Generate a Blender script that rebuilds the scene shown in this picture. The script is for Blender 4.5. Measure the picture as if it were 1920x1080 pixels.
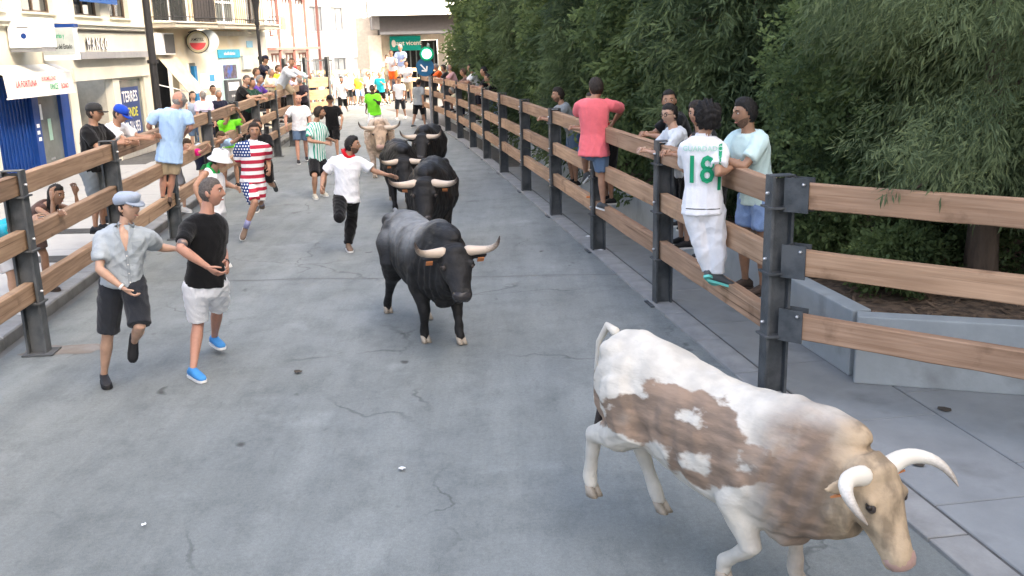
import bpy, math, random
import numpy as np
from mathutils import Matrix, Vector
for _o in list(bpy.data.objects): bpy.data.objects.remove(_o)
SC = bpy.context.scene
COL = SC.collection
random.seed(7); RNG = np.random.default_rng(7)
rad = math.radians

# ---------------------------------------------------------------- camera
FPX, PITCH, ROLL, CH = 1800.0, rad(14.2), rad(-1.5), 2.9
cp_, sp_, cr_, sr_ = math.cos(PITCH), math.sin(PITCH), math.cos(ROLL), math.sin(ROLL)
R0, U0, F0 = Vector((1,0,0)), Vector((0,sp_,cp_)), Vector((0,cp_,-sp_))
CR, CU = cr_*R0 + sr_*U0, -sr_*R0 + cr_*U0
camd = bpy.data.cameras.new('camera'); camd.sensor_width = 36; camd.lens = 36*FPX/1920
camd.clip_end = 2000; camd.clip_start = .05
camo = bpy.data.objects.new('camera', camd); COL.objects.link(camo)
camo.matrix_world = Matrix(((CR.x,CU.x,-F0.x,0),(CR.y,CU.y,-F0.y,0),(CR.z,CU.z,-F0.z,CH),(0,0,0,1)))
SC.camera = camo
SC.render.resolution_x, SC.render.resolution_y = 1024, 576
# ---------------------------------------------------------------- sky, sun, exposure
SUN_EL, SUN_AZ = rad(34), rad(120)
world = bpy.data.worlds.new('World'); SC.world = world; world.use_nodes = True
wn = world.node_tree; wn.nodes.clear()
sky = wn.nodes.new('ShaderNodeTexSky'); sky.sky_type = 'NISHITA'; sky.sun_disc = False
sky.sun_elevation = SUN_EL; sky.sun_rotation = SUN_AZ; sky.air_density = 0.9; sky.dust_density = 10.0; sky.ozone_density = 0.0
bgn = wn.nodes.new('ShaderNodeBackground'); bgn.inputs['Strength'].default_value = .15
won = wn.nodes.new('ShaderNodeOutputWorld')
wn.links.new(sky.outputs[0], bgn.inputs['Color']); wn.links.new(bgn.outputs[0], won.inputs['Surface'])
sund = bpy.data.lights.new('sun', 'SUN'); sund.energy = 4.0; sund.angle = rad(.6); sund.color = (1,.93,.82)
suno = bpy.data.objects.new('sun', sund); COL.objects.link(suno)
_sd = Vector((math.sin(SUN_AZ)*math.cos(SUN_EL), math.cos(SUN_AZ)*math.cos(SUN_EL), math.sin(SUN_EL)))
suno.rotation_euler = _sd.to_track_quat('Z','Y').to_euler(); suno.location = (0,0,30)
SC.view_settings.view_transform = 'Standard'; SC.view_settings.look = 'None'
SC.view_settings.exposure = 2.78; SC.view_settings.gamma = 1; SC.view_settings.use_curve_mapping = False

# ---------------------------------------------------------------- pixel -> place (photo pixels, 1920 x 1080)
def ray(p):
    x = (p[0]-960)/FPX; y = -(p[1]-540)/FPX
    x, y = cr_*x - sr_*y, sr_*x + cr_*y
    return np.array([x, cp_ + y*sp_, -sp_ + y*cp_])
CAM = np.array([0,0,CH])
def gz(p, z=0.0):
    r = ray(p); return r*((z-CH)/r[2]) + CAM
def gy(p, y):
    r = ray(p); return r*(y/r[1]) + CAM

# ---------------------------------------------------------------- materials
MATS = {}
def s2l(c):
    return tuple((v/12.92 if v <= .04045 else ((v+.055)/1.055)**2.4) for v in c)
def mat(name, col, rough=.8, var=.12, scale=6.0, bump=.0, bscale=40.0, spec=.3, metal=0.0, col2=None, c2scale=2.0, c2lo=.45, c2hi=.6,
        sheen=0.0, sss=0.0, stretch=None, coat=0.0, emit=None):
    if name in MATS: return MATS[name]
    m = bpy.data.materials.new(name); m.use_nodes = True; nt = m.node_tree; N = nt.nodes; L = nt.links
    b = N['Principled BSDF']
    tc = N.new('ShaderNodeTexCoord'); mp = N.new('ShaderNodeMapping'); L.new(tc.outputs['Object'], mp.inputs['Vector'])
    if stretch: mp.inputs['Scale'].default_value = stretch
    n1 = N.new('ShaderNodeTexNoise'); n1.inputs['Scale'].default_value = scale; n1.inputs['Detail'].default_value = 6; n1.inputs['Roughness'].default_value = .6
    L.new(mp.outputs[0], n1.inputs['Vector'])
    cr = N.new('ShaderNodeValToRGB'); e = cr.color_ramp.elements
    e[0].position = .3; e[1].position = .7
    e[0].color = tuple(max(0,v*(1-var)) for v in col)+(1,); e[1].color = tuple(min(1,v*(1+var)) for v in col)+(1,)
    L.new(n1.outputs['Fac'], cr.inputs['Fac']); out = cr.outputs['Color']
    if col2:
        n2 = N.new('ShaderNodeTexNoise'); n2.inputs['Scale'].default_value = c2scale; n2.inputs['Detail'].default_value = 5
        L.new(mp.outputs[0], n2.inputs['Vector'])
        r2 = N.new('ShaderNodeValToRGB'); r2.color_ramp.elements[0].position = c2lo; r2.color_ramp.elements[1].position = c2hi
        L.new(n2.outputs['Fac'], r2.inputs['Fac'])
        mx = N.new('ShaderNodeMixRGB'); mx.inputs['Color2'].default_value = tuple(col2)+(1,)
        L.new(r2.outputs['Color'], mx.inputs['Fac']); L.new(out, mx.inputs['Color1']); out = mx.outputs['Color']
    L.new(out, b.inputs['Base Color'])
    b.inputs['Roughness'].default_value = rough; b.inputs['Specular IOR Level'].default_value = spec; b.inputs['Metallic'].default_value = metal
    b.inputs['Sheen Weight'].default_value = sheen; b.inputs['Coat Weight'].default_value = coat
    if sss: b.inputs['Subsurface Weight'].default_value = sss; b.inputs['Subsurface Radius'].default_value = (.02,.008,.004)
    if bump:
        n3 = N.new('ShaderNodeTexNoise'); n3.inputs['Scale'].default_value = bscale; n3.inputs['Detail'].default_value = 4
        L.new(mp.outputs[0], n3.inputs['Vector'])
        bp = N.new('ShaderNodeBump'); bp.inputs['Strength'].default_value = bump; bp.inputs['Distance'].default_value = .02
        L.new(n3.outputs['Fac'], bp.inputs['Height']); L.new(bp.outputs[0], b.inputs['Normal'])
    if emit: b.inputs['Emission Color'].default_value = tuple(emit[:3])+(1,); b.inputs['Emission Strength'].default_value = emit[3]
    MATS[name] = m; m['out'] = 0
    return m
def cloth(rgb, name=None):
    c = s2l(rgb); name = name or 'cloth_%02x%02x%02x' % tuple(int(v*255) for v in rgb)
    return mat(name, c, rough=.92, var=.07, scale=9, bump=.35, bscale=120, spec=.15, sheen=.15)

# ---------------------------------------------------------------- things and parts
INV = {}
def tag(o, label=None, cat=None, group=None, kind=None):
    if label: o['label'] = label
    if cat: o['category'] = cat
    if group: o['group'] = group
    if kind: o['kind'] = kind
    return o
def thing(name, loc, label, cat, yaw=0.0, group=None):
    o = bpy.data.objects.new(name, None); COL.objects.link(o); o.empty_display_size = .2
    o.location = loc; o.rotation_euler = (0,0,yaw)
    INV[o.name] = (Matrix.Translation(loc) @ Matrix.Rotation(yaw,4,'Z')).inverted()
    return tag(o, label, cat, group)
def parent_to(o, p):
    o.parent = p
    if p is not None: INV[o.name] = INV.get(p.name, Matrix.Identity(4))

class MB:
    """collects shapes in world coordinates; build() links them as one mesh object"""
    def __init__(s): s.v = []; s.f = []; s.n = 0
    def add(s, v, f):
        v = np.asarray(v, float).reshape(-1,3); s.v.append(v); k = s.n
        s.f.extend([tuple(i+k for i in q) for q in f]); s.n += len(v); return s
    def rings(s, R, cap=True, closed=True):
        m = len(R); n = len(R[0]); f = []
        for i in range(m-1):
            for j in range(n if closed else n-1):
                k = (j+1) % n; f.append((i*n+j, i*n+k, (i+1)*n+k, (i+1)*n+j))
        if cap: f.append(tuple(range(n-1,-1,-1))); f.append(tuple((m-1)*n+j for j in range(n)))
        return s.add(np.concatenate([np.asarray(r) for r in R]), f)
    def ring(s, c, a, b, n=14, p=2.0):
        t = np.arange(n)*2*math.pi/n; C, S = np.cos(t), np.sin(t)
        C = np.sign(C)*np.abs(C)**(2/p); S = np.sign(S)*np.abs(S)**(2/p)
        return np.asarray(c) + np.outer(C, a) + np.outer(S, b)
    def tube(s, pts, r, n=10, flat=1.0, up=None, round_ends=True):
        P = np.asarray(pts, float); r = list(r); m = len(P)
        T = np.gradient(P, axis=0) if m > 2 else np.array([P[1]-P[0]]*2)
        T /= np.linalg.norm(T,axis=1)[:,None]+1e-9
        u = np.array(up if up is not None else (0,0,1.0)) if up is not None or abs(T[0][2]) < .9 else np.array([0,1.0,0])
        R = []; a = np.cross(T[0], u); a /= np.linalg.norm(a)+1e-9
        def put(c, a, b, q): R.append(s.ring(c, a*q, b*q*flat, n))
        for i in range(m):
            a = a - T[i]*(a@T[i]); a /= np.linalg.norm(a)+1e-9; b = np.cross(T[i], a)
            if i == 0 and round_ends:
                put(P[0]-T[0]*r[0]*.85, a, b, r[0]*.35); put(P[0]-T[0]*r[0]*.5, a, b, r[0]*.82)
            put(P[i], a, b, r[i])
            if i == m-1 and round_ends:
                put(P[i]+T[i]*r[i]*.5, a, b, r[i]*.82); put(P[i]+T[i]*r[i]*.85, a, b, r[i]*.35)
        return s.rings(R)
    def ball(s, c, ax, nu=12, nv=8):
        """ax: 3x3, rows are scaled axes"""
        c = np.asarray(c); ax = np.asarray(ax, float); V = []; f = []
        if ax.ndim == 1: ax = np.diag(ax)
        for i in range(1, nv):
            ph = math.pi*i/nv
            for j in range(nu):
                th = 2*math.pi*j/nu; V.append((math.sin(ph)*math.cos(th), math.sin(ph)*math.sin(th), math.cos(ph)))
        V += [(0,0,1),(0,0,-1)]
        for i in range(nv-2):
            for j in range(nu): k = (j+1)%nu; f.append((i*nu+j, (i+1)*nu+j, (i+1)*nu+k, i*nu+k))
        t = (nv-1)*nu
        for j in range(nu): k = (j+1)%nu; f.append((t, j, k)); f.append((t+1, (nv-2)*nu+k, (nv-2)*nu+j))
        return s.add(c + np.asarray(V) @ ax, f)
    def box(s, c, a, b, h):
        """centre and three half-axis vectors"""
        c, a, b, h = map(lambda q: np.asarray(q, float), (c,a,b,h))
        V = [c+i*a+j*b+k*h for k in (-1,1) for i,j in ((-1,-1),(1,-1),(1,1),(-1,1))]
        F = [(3,2,1,0),(4,5,6,7),(0,1,5,4),(1,2,6,5),(2,3,7,6),(3,0,4,7)]
        if np.dot(np.cross(a,b),h) < 0: F = [q[::-1] for q in F]
        return s.add(V, F)
    def bx(s, x0, x1, y0, y1, z0, z1):
        return s.box(((x0+x1)/2,(y0+y1)/2,(z0+z1)/2), ((x1-x0)/2,0,0), (0,(y1-y0)/2,0), (0,0,(z1-z0)/2))
    def bar(s, p, q, w, h, up=(0,0,1)):
        p, q = np.asarray(p,float), np.asarray(q,float); d = (q-p)/2; u = np.asarray(up,float)
        a = np.cross(d,u); a /= np.linalg.norm(a)+1e-9; b = np.cross(a,d); b /= np.linalg.norm(b)+1e-9
        return s.box((p+q)/2, d, a*w/2, b*h/2)
    def V(s): return np.concatenate(s.v) if s.v else np.zeros((0,3))
    def build(s, name, m, parent=None, smooth=False, bevel=0, label=None):
        V = s.V(); inv = INV.get(parent.name) if parent is not None else None
        if inv is not None:
            A = np.array(inv); V = V @ A[:3,:3].T + A[:3,3]
        me = bpy.data.meshes.new(name); me.from_pydata(V.tolist(), [], s.f)
        if smooth: me.polygons.foreach_set('use_smooth', [True]*len(me.polygons))
        me.materials.append(m); me.update()
        o = bpy.data.objects.new(name, me); COL.objects.link(o)
        if parent is not None: parent_to(o, parent)
        if bevel:
            bm = o.modifiers.new('bevel','BEVEL'); bm.width = bevel; bm.segments = 2; bm.limit_method = 'ANGLE'
        if label: o['label'] = label
        return o

# a scratch scene for voxel remeshing (joins overlapping lofts into one continuous skin)
TMP = bpy.data.scenes.new('scratch')
def remesh(mb, vox, smooth=4, fac=.5):
    me = bpy.data.meshes.new('t'); me.from_pydata(mb.V().tolist(), [], mb.f)
    o = bpy.data.objects.new('t', me); TMP.collection.objects.link(o)
    r = o.modifiers.new('r','REMESH'); r.mode = 'VOXEL'; r.voxel_size = vox; r.adaptivity = 0
    if smooth: q = o.modifiers.new('s','SMOOTH'); q.iterations = smooth; q.factor = fac
    vl = TMP.view_layers[0]; vl.update(); dg = vl.depsgraph
    e = o.evaluated_get(dg); m2 = e.to_mesh()
    n = len(m2.vertices); V = np.empty(n*3); m2.vertices.foreach_get('co', V); V = V.reshape(-1,3)
    k = len(m2.loops); I = np.empty(k, int); m2.loops.foreach_get('vertex_index', I)
    st = np.empty(len(m2.polygons), int); m2.polygons.foreach_get('loop_start', st)
    NR = np.empty(n*3); m2.vertex_normals.foreach_get('vector', NR); NR = NR.reshape(-1,3)
    e.to_mesh_clear(); bpy.data.objects.remove(o); bpy.data.meshes.remove(me)
    F = [tuple(q) for q in np.split(I, st[1:])] if k else []
    out = MB(); out.add(V, F); out.nr = NR
    return out
def wrinkle(mb, amp, scale, seed, aniso=(1,1,1)):
    """cloth folds: warped ridges pushed outwards along the normals, gathered in some places and slack in others"""
    rg = np.random.default_rng(seed); V = mb.V(); D = np.zeros(len(V)); P = V*np.asarray(aniso)
    for i in range(6):
        k = rg.normal(size=3); k *= scale*(1+.35*i)/np.linalg.norm(k); k2 = rg.normal(size=3)*scale*.35
        w = P @ k + 1.6*np.sin(P @ k2 + rg.uniform(0,6)) + rg.uniform(0,6.3)
        gate = np.clip(.5+.9*np.sin(P @ (rg.normal(size=3)*scale*.22)+rg.uniform(0,6)),0,1)
        D += gate*(1-np.abs(np.sin(w)))**1.6/(1+.3*i)
    mb.v = [V + mb.nr*(D*amp)[:,None]]
    return mb
# ================================================================= GROUND
def road_mat():
    m = bpy.data.materials.new('road'); m.use_nodes = True; nt = m.node_tree; N = nt.nodes; L = nt.links; b = N['Principled BSDF']
    tc = N.new('ShaderNodeTexCoord')
    def noise(sc, det=6, st=(1,1,1), ro=.6):
        mp = N.new('ShaderNodeMapping'); mp.inputs['Scale'].default_value = st; mp.inputs['Rotation'].default_value = (0,0,rad(-9)); L.new(tc.outputs['Object'], mp.inputs['Vector'])
        n = N.new('ShaderNodeTexNoise'); n.inputs['Scale'].default_value = sc; n.inputs['Detail'].default_value = det; n.inputs['Roughness'].default_value = ro
        L.new(mp.outputs[0], n.inputs['Vector']); return n.outputs['Fac']
    def ramp(f, p0, p1, c0, c1):
        r = N.new('ShaderNodeValToRGB'); e = r.color_ramp.elements; e[0].position = p0; e[1].position = p1
        e[0].color = tuple(c0)+(1,); e[1].color = tuple(c1)+(1,); L.new(f, r.inputs['Fac']); return r.outputs['Color']
    def mul(a, c, f=1.0):
        x = N.new('ShaderNodeMixRGB'); x.blend_type = 'MULTIPLY'; x.inputs['Fac'].default_value = f; L.new(a, x.inputs['Color1']); L.new(c, x.inputs['Color2']); return x.outputs['Color']
    c = ramp(noise(.35, 5), .3, .72, (.186,.202,.194), (.243,.261,.252))
    c = mul(c, ramp(noise(1.1, 8, (2.6,.22,1)), .38, .66, (.80,.81,.82), (1,1,1)))      # streaks along the street
    c = mul(c, ramp(noise(2.2, 9, (1,.8,1), .72), .30, .52, (.72,.73,.74), (1,1,1)))     # blotches
    c = mul(c, ramp(noise(.9, 3), .62, .70, (1,1,1), (1.22,1.22,1.22)))                # pale scuffs
    c = mul(c, ramp(noise(38, 4), .25, .75, (.86,.86,.86), (1.1,1.1,1.1)))
    c = mul(c, ramp(noise(3.3, 2, (1,.6,1)), .235, .30, (.35,.34,.33), (1,1,1)))          # small dark spots
    c = mul(c, ramp(noise(9, 10, (1.5,.35,1), .8), .30, .45, (.78,.78,.78), (1,1,1)))
    c = mul(c, ramp(noise(150, 3), .3, .7, (.80,.80,.80), (1.16,1.16,1.16)))            # aggregate
    c = mul(c, ramp(noise(5.5, 12, (.5,2.4,1), .78), .66, .72, (1,1,1), (1.28,1.28,1.27)))   # chalky scuffs
    vo = N.new('ShaderNodeTexVoronoi'); vo.feature = 'DISTANCE_TO_EDGE'; vo.inputs['Scale'].default_value = .42
    dn = N.new('ShaderNodeTexNoise'); dn.inputs['Scale'].default_value = 2.2; dn.inputs['Detail'].default_value = 7; L.new(tc.outputs['Object'], dn.inputs['Vector'])
    va = N.new('ShaderNodeVectorMath'); va.operation = 'MULTIPLY_ADD'; va.inputs[1].default_value = (.7,.7,0); L.new(dn.outputs['Color'], va.inputs[0]); L.new(tc.outputs['Object'], va.inputs[2]); L.new(va.outputs[0], vo.inputs['Vector'])
    gt = ramp(noise(.5, 2), .50, .58, (0,0,0), (1,1,1)); ck = ramp(vo.outputs['Distance'], .002, .008, (.60,.60,.60), (1,1,1))
    xm = N.new('ShaderNodeMixRGB'); xm.inputs['Color1'].default_value = (1,1,1,1); L.new(gt, xm.inputs['Fac']); L.new(ck, xm.inputs['Color2']); c = mul(c, xm.outputs['Color'])   # hairline cracks
    L.new(c, b.inputs['Base Color'])
    L.new(ramp(noise(1.6, 6), .3, .7, (.62,)*3, (.85,)*3), b.inputs['Roughness']); b.inputs['Specular IOR Level'].default_value = .35
    bp = N.new('ShaderNodeBump'); bp.inputs['Strength'].default_value = .25; bp.inputs['Distance'].default_value = .01
    L.new(noise(70, 5), bp.inputs['Height']); L.new(bp.outputs[0], b.inputs['Normal'])
    return m
ROAD = road_mat()
M_GROUND = mat('ground_dust', (.2,.2,.19), rough=.95, var=.2, scale=.6)
M_SLAB = mat('slab_stone', (.25,.262,.265), rough=.85, var=.16, scale=1.7, bump=.2, bscale=60, col2=(.15,.152,.15), c2scale=1.6, c2lo=.56, c2hi=.75)
M_SLABL = mat('slab_pale', (.33,.335,.33), rough=.85, var=.12, scale=1.2, bump=.2, bscale=60, col2=(.29,.29,.285), c2scale=1.3, c2lo=.5, c2hi=.7)
M_KERB = mat('kerb_stone', (.265,.265,.258), rough=.9, var=.2, scale=4, bump=.3, bscale=50)
M_JOINT = mat('joint_grout', (.09,.09,.088), rough=.95, var=.3, scale=8)

def sheet(name, pts, z, m, kind='structure'):
    mb = MB(); mb.add([(x,y,z) for x,y in pts], [tuple(range(len(pts)))]); o = mb.build(name, m); tag(o, kind=kind); return o
sheet('ground', [(-900,-900),(900,-900),(900,900),(-900,900)], -.02, M_GROUND)
def fx(y): return 2.16 - .1535*(y-7.6) - max(0,y-27)**2*.0035          # right fence line
def lx(y): return -4.8 - .1*(y-9.3) + (0 if y < 25 else .03*(y-25))     # left fence line
ys = [-3,0,4,7.6,12,16,20,25,30,35,40,46,60,90]
EXT = lambda y: fx(y) if y < 41 else fx(41)-(y-41)*.32
o = sheet('road', [(EXT(y)-.12,y) for y in ys] + [(lx(min(y,34))-.34-(max(y,34)-34)*.3,y) for y in reversed(ys)], -.006, ROAD)
# the joint across the carriageway
mb = MB()
for i in range(14):
    x0, x1 = -4.6+i*.43, -4.6+(i+1)*.43; y0 = 12.33+.03*math.sin(i*1.7)-.02*i; y1 = 12.33+.03*math.sin((i+1)*1.7)-.02*(i+1)
    mb.add([(x0,y0-.010,-.0025),(x1,y1-.010,-.0025),(x1,y1+.010,-.0025),(x0,y0+.010,-.0025)], [(0,1,2,3)])
tag(mb.build('road_joint', mat('joint_faint',(.14,.145,.145),rough=.9,var=.4,scale=5)), kind='structure')

# right-hand paving: bed, kerb stones and slabs laid along the fence
E1 = np.array([-.1517,.9884]); E2 = np.array([.9884,.1517]); O1 = np.array([2.16,7.6])
def st(s, t, z=0): q = O1 + E1*s + E2*t; return (q[0], q[1], z)
bed = sheet('pavement_right', [(EXT(y)-.12,y) for y in ys] + [(40,90),(40,-3)], -.008, M_JOINT)
def slab_mesh(name, w, d, h, m, bev=.006):
    mb = MB(); mb.bx(-w/2+bev, w/2-bev, -d/2+bev, d/2-bev, 0, h); 
    V = mb.V(); top = V[:,2] > h/2
    R = [np.array([(-w/2,-d/2,0),(w/2,-d/2,0),(w/2,d/2,0),(-w/2,d/2,0)]), np.array([(-w/2,-d/2,h-bev),(w/2,-d/2,h-bev),(w/2,d/2,h-bev),(-w/2,d/2,h-bev)]),
         np.array([(-w/2+bev,-d/2+bev,h),(w/2-bev,-d/2+bev,h),(w/2-bev,d/2-bev,h),(-w/2+bev,d/2-bev,h)])]
    mb = MB(); mb.rings(R); me = bpy.data.meshes.new(name); me.from_pydata(mb.V().tolist(), [], mb.f); me.materials.append(m); return me
def place(me, name, loc, yaw, parent, tilt=0):
    o = bpy.data.objects.new(name, me); COL.objects.link(o); o.parent = parent; o.location = loc; o.rotation_euler = (random.uniform(-tilt,tilt), random.uniform(-tilt,tilt), yaw); return o
YAW1 = math.atan2(E1[1],E1[0]) - math.pi/2
sm = slab_mesh('slab', .888, 1.388, .02, M_SLAB)
for r in range(8):
    for k in range(-5, 12):
        s = k*1.4 + (r % 3)*.47; t = .62 + r*.9
        q = st(s, t, -.018 + random.uniform(-.0015,.0015))
        if q[1] > 24 or q[1] < 2.4 or q[0] > 6.6: continue
        if t > 1.5 and q[1] > 9.0: continue
        place(sm, 'slab', q, YAW1, bed, .0008)
km = slab_mesh('kerb_stone', .255, .985, .035, M_KERB)
for k in range(-6, 30):
    y = 7.6 + k*.99; q = (fx(y)+.0, y, -.012)
    place(km, 'kerb_stone', q, YAW1 if y < 27 else math.atan2(1,(fx(y+.5)-fx(y-.5)))-math.pi/2, bed, .001)

# left-hand pavement, one step up
bedl = sheet('pavement_left', [(lx(min(y,34))-.46-(max(y,34)-34)*.3,y) for y in ys] + [(-30,90),(-30,-3)], .085, M_JOINT)
sl = slab_mesh('slab_pale', 1.19, 1.39, .02, M_SLABL)
for r in range(5):
    for k in range(18):
        y = 9.2 + k*1.4 + (r%2)*.7; x = lx(y) - .74 - .62 - r*1.2
        if x - .5 < -10.65: continue
        place(sl, 'slab', (x,y,.087+random.uniform(-.001,.001)), rad(5.7), bedl, .0008)
kl = slab_mesh('kerb_stone_left', .28, .99, .13, M_KERB, .015)
for k in range(28):
    y = 7 + k*1.0; place(kl, 'kerb_stone', (lx(min(y,34))-.585, y, -.018), rad(5.7), bedl, .001)
# iron drain covers on the left pavement
for x, y in ((-6.6,13.4),(-7.1,15.6),(-7.9,18.6)):
    t = thing('drain_cover', (x,y,.108), 'dark iron drain cover set in the pale pavement, %s' % {13.4:'nearest of three',15.6:'middle of three',18.6:'farthest of three'}[y], 'drain cover', rad(5), 'drain covers')
    mb = MB(); mb.bx(x-.36,x+.36,y-.22,y+.22,.104,.112); mb.build('frame', mat('iron',(.06,.062,.065),rough=.6,var=.3,scale=9), t)
    for i in range(6): mb = MB(); mb.bx(x-.32,x+.32,y-.19+i*.07,y-.155+i*.07,.112,.120); mb.build('bar', MATS['iron'], t)

# ================================================================= TIMBER BARRIERS
def wood_mat(name, col, col2):
    m = bpy.data.materials.new(name); m.use_nodes = True; nt = m.node_tree; N = nt.nodes; L = nt.links; b = N['Principled BSDF']
    tc = N.new('ShaderNodeTexCoord'); oi = N.new('ShaderNodeObjectInfo')
    ad = N.new('ShaderNodeVectorMath'); ad.operation = 'MULTIPLY_ADD'; ad.inputs[1].default_value = (1,1,1)
    cb = N.new('ShaderNodeCombineXYZ'); ml = N.new('ShaderNodeMath'); ml.operation = 'MULTIPLY'; ml.inputs[1].default_value = 37
    L.new(oi.outputs['Random'], ml.inputs[0]); L.new(ml.outputs[0], cb.inputs[0]); L.new(ml.outputs[0], cb.inputs[2])
    L.new(tc.outputs['Object'], ad.inputs[0]); L.new(cb.outputs[0], ad.inputs[2])
    def noise(sc, st, det=5):
        mp = N.new('ShaderNodeMapping'); mp.inputs['Scale'].default_value = st; L.new(ad.outputs[0], mp.inputs['Vector'])
        n = N.new('ShaderNodeTexNoise'); n.inputs['Scale'].default_value = sc; n.inputs['Detail'].default_value = det; L.new(mp.outputs[0], n.inputs['Vector']); return n.outputs['Fac']
    def ramp(f, p0, p1, c0, c1):
        r = N.new('ShaderNodeValToRGB'); e = r.color_ramp.elements; e[0].position = p0; e[1].position = p1
        e[0].color = tuple(c0)+(1,); e[1].color = tuple(c1)+(1,); L.new(f, r.inputs['Fac']); return r.outputs['Color']
    def mul(a, c):
        x = N.new('ShaderNodeMixRGB'); x.blend_type = 'MULTIPLY'; x.inputs['Fac'].default_value = 1; L.new(a, x.inputs['Color1']); L.new(c, x.inputs['Color2']); return x.outputs['Color']
    g = noise(5, (.30,5,7), 10)
    c = ramp(g, .34, .66, col2, col)
    c = mul(c, ramp(noise(1.3, (.8,2,2)), .3, .7, (.72,.70,.68), (1.08,1.06,1.04)))
    c = mul(c, ramp(noise(3.0, (.12,16,16), 3), .27, .36, (.42,.38,.35), (1,1,1)))
    c = mul(c, ramp(noise(2.1, (1.4,1.4,1.4), 6), .30, .40, (.62,.60,.58), (1,1,1)))      # grime      # cracks along the grain
    c = mul(c, ramp(oi.outputs['Random'], 0, 1, (.82,.80,.80), (1.1,1.08,1.04)))
    L.new(c, b.inputs['Base Color']); b.inputs['Roughness'].default_value = .82; b.inputs['Specular IOR Level'].default_value = .25
    bp = N.new('ShaderNodeBump'); bp.inputs['Strength'].default_value = .4; bp.inputs['Distance'].default_value = .01
    L.new(g, bp.inputs['Height']); L.new(bp.outputs[0], b.inputs['Normal'])
    return m
WOOD = wood_mat('timber_right', (.50,.335,.225), (.37,.235,.15))
WOODL = wood_mat('timber_left', (.44,.31,.21), (.31,.21,.14))
WOODF = wood_mat('timber_far', (.46,.33,.20), (.36,.25,.15))
STEEL = mat('post_steel', (.052,.058,.062), rough=.6, var=.35, scale=7, spec=.4, bump=.2, bscale=50, col2=(.09,.095,.098), c2scale=4)
BOLT = mat('bolt_zinc', (.55,.56,.57), rough=.35, var=.1, metal=.8)
RAILZ = ((.54,.74),(1.07,1.27),(1.605,1.805))
PH = 1.84
def rail_mesh(L, h, m, th=.095, seed=0):
    """rail along local x, slightly worn edges"""
    rg = np.random.default_rng(seed); mb = MB(); R = []
    n = 9
    for i in range(n):
        x = -L/2 + L*i/(n-1); b = .008; w = th/2; hh = h/2 + rg.uniform(-.003,.003); o = rg.uniform(-.003,.003)
        R.append(np.array([(x,-w+b,-hh+o),(x,w-b,-hh+o),(x,w,-hh+b+o),(x,w,hh-b+o),(x,w-b,hh+o),(x,-w+b,hh+o),(x,-w,hh-b+o),(x,-w,-hh+b+o)]))
    mb.rings(R); me = bpy.data.meshes.new('rail'); me.from_pydata(mb.V().tolist(), [], mb.f); me.materials.append(m); return me
def fence(name, P, side, wood, label, hs=RAILZ, ph=PH, tabs=True, z0=0, post0=True):
    """P: post feet (x,y); side: unit step from the fence to its street side is to the left(+1)/right(-1) of travel"""
    root = thing(name, (P[0][0],P[0][1],z0), label, 'fence'); P = [np.array(p) for p in P]; M = []
    for i in range(len(P)):
        a = P[max(i-1,0)]; b = P[min(i+1,len(P)-1)]; d = (b-a)/np.linalg.norm(b-a); n = np.array([-d[1],d[0]])*side
        d3 = np.array([*d,0]); n3 = np.array([*n,0]); c = np.array([*P[i],z0])
        if i or post0:
            mb = MB(); up = np.array([0,0,ph/2])
            mb.box(c+n3*.085+up, d3*.07, n3*.011, up); mb.box(c-n3*.085+up, d3*.07, n3*.011, up*.995); mb.box(c+up*.99, d3*.008, n3*.0735, up*.99)
            po = mb.build('post', STEEL, root)
            mb = MB(); mb.box(c+n3*.02+(0,0,.006), d3*.13, n3*.15, (0,0,.007)); mb.build('base_plate', STEEL, po)
            if tabs:
                for (zl,zh) in hs:
                    mb = MB(); mb.box(c+n3*.02+(0,0,zl-.012), d3*.10, n3*.10, (0,0,.008)); mb.build('rail_seat', STEEL, po)
                    mb = MB(); mb.tube([c+n3*.092+(0,0,(zl+zh)/2), c+n3*.112+(0,0,(zl+zh)/2)], [.013,.013], 6); mb.build('bolt', BOLT, po)
                mb = MB(); mb.box(c+(0,0,ph+.004), d3*.062, n3*.10, (0,0,.005)); mb.build('cap', STEEL, po)
    for i in range(len(P)-1):
        d = P[i+1]-P[i]; L = np.linalg.norm(d); yaw = math.atan2(d[1],d[0]); me = rail_mesh(L-.03, hs[0][1]-hs[0][0], wood, seed=i)
        for j,(zl,zh) in enumerate(hs):
            c = (P[i]+P[i+1])/2; o = bpy.data.objects.new('rail', me); COL.objects.link(o); o.parent = root
            o.location = (c[0]-P[0][0], c[1]-P[0][1], (zl+zh)/2 + random.uniform(-.008,.008)); o.rotation_euler = (0, random.uniform(-.002,.002), yaw)
    return root
RP = [(fx(7.6+2.96*i), 7.6+2.96*i) for i in range(12)]
fence('timber_barrier', RP, 1, WOOD, 'long three-rail timber barrier on dark steel posts in front of the trees')
LP = [(lx(y), y) for y in (3.1,6.2,9.3,12.35,15.3,18.45,21.5,24.5,27.4,30.4,33.4)]
fence('timber_barrier', LP, -1, WOODL, 'three-rail timber barrier with dark steel posts along the shop pavement')
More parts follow.
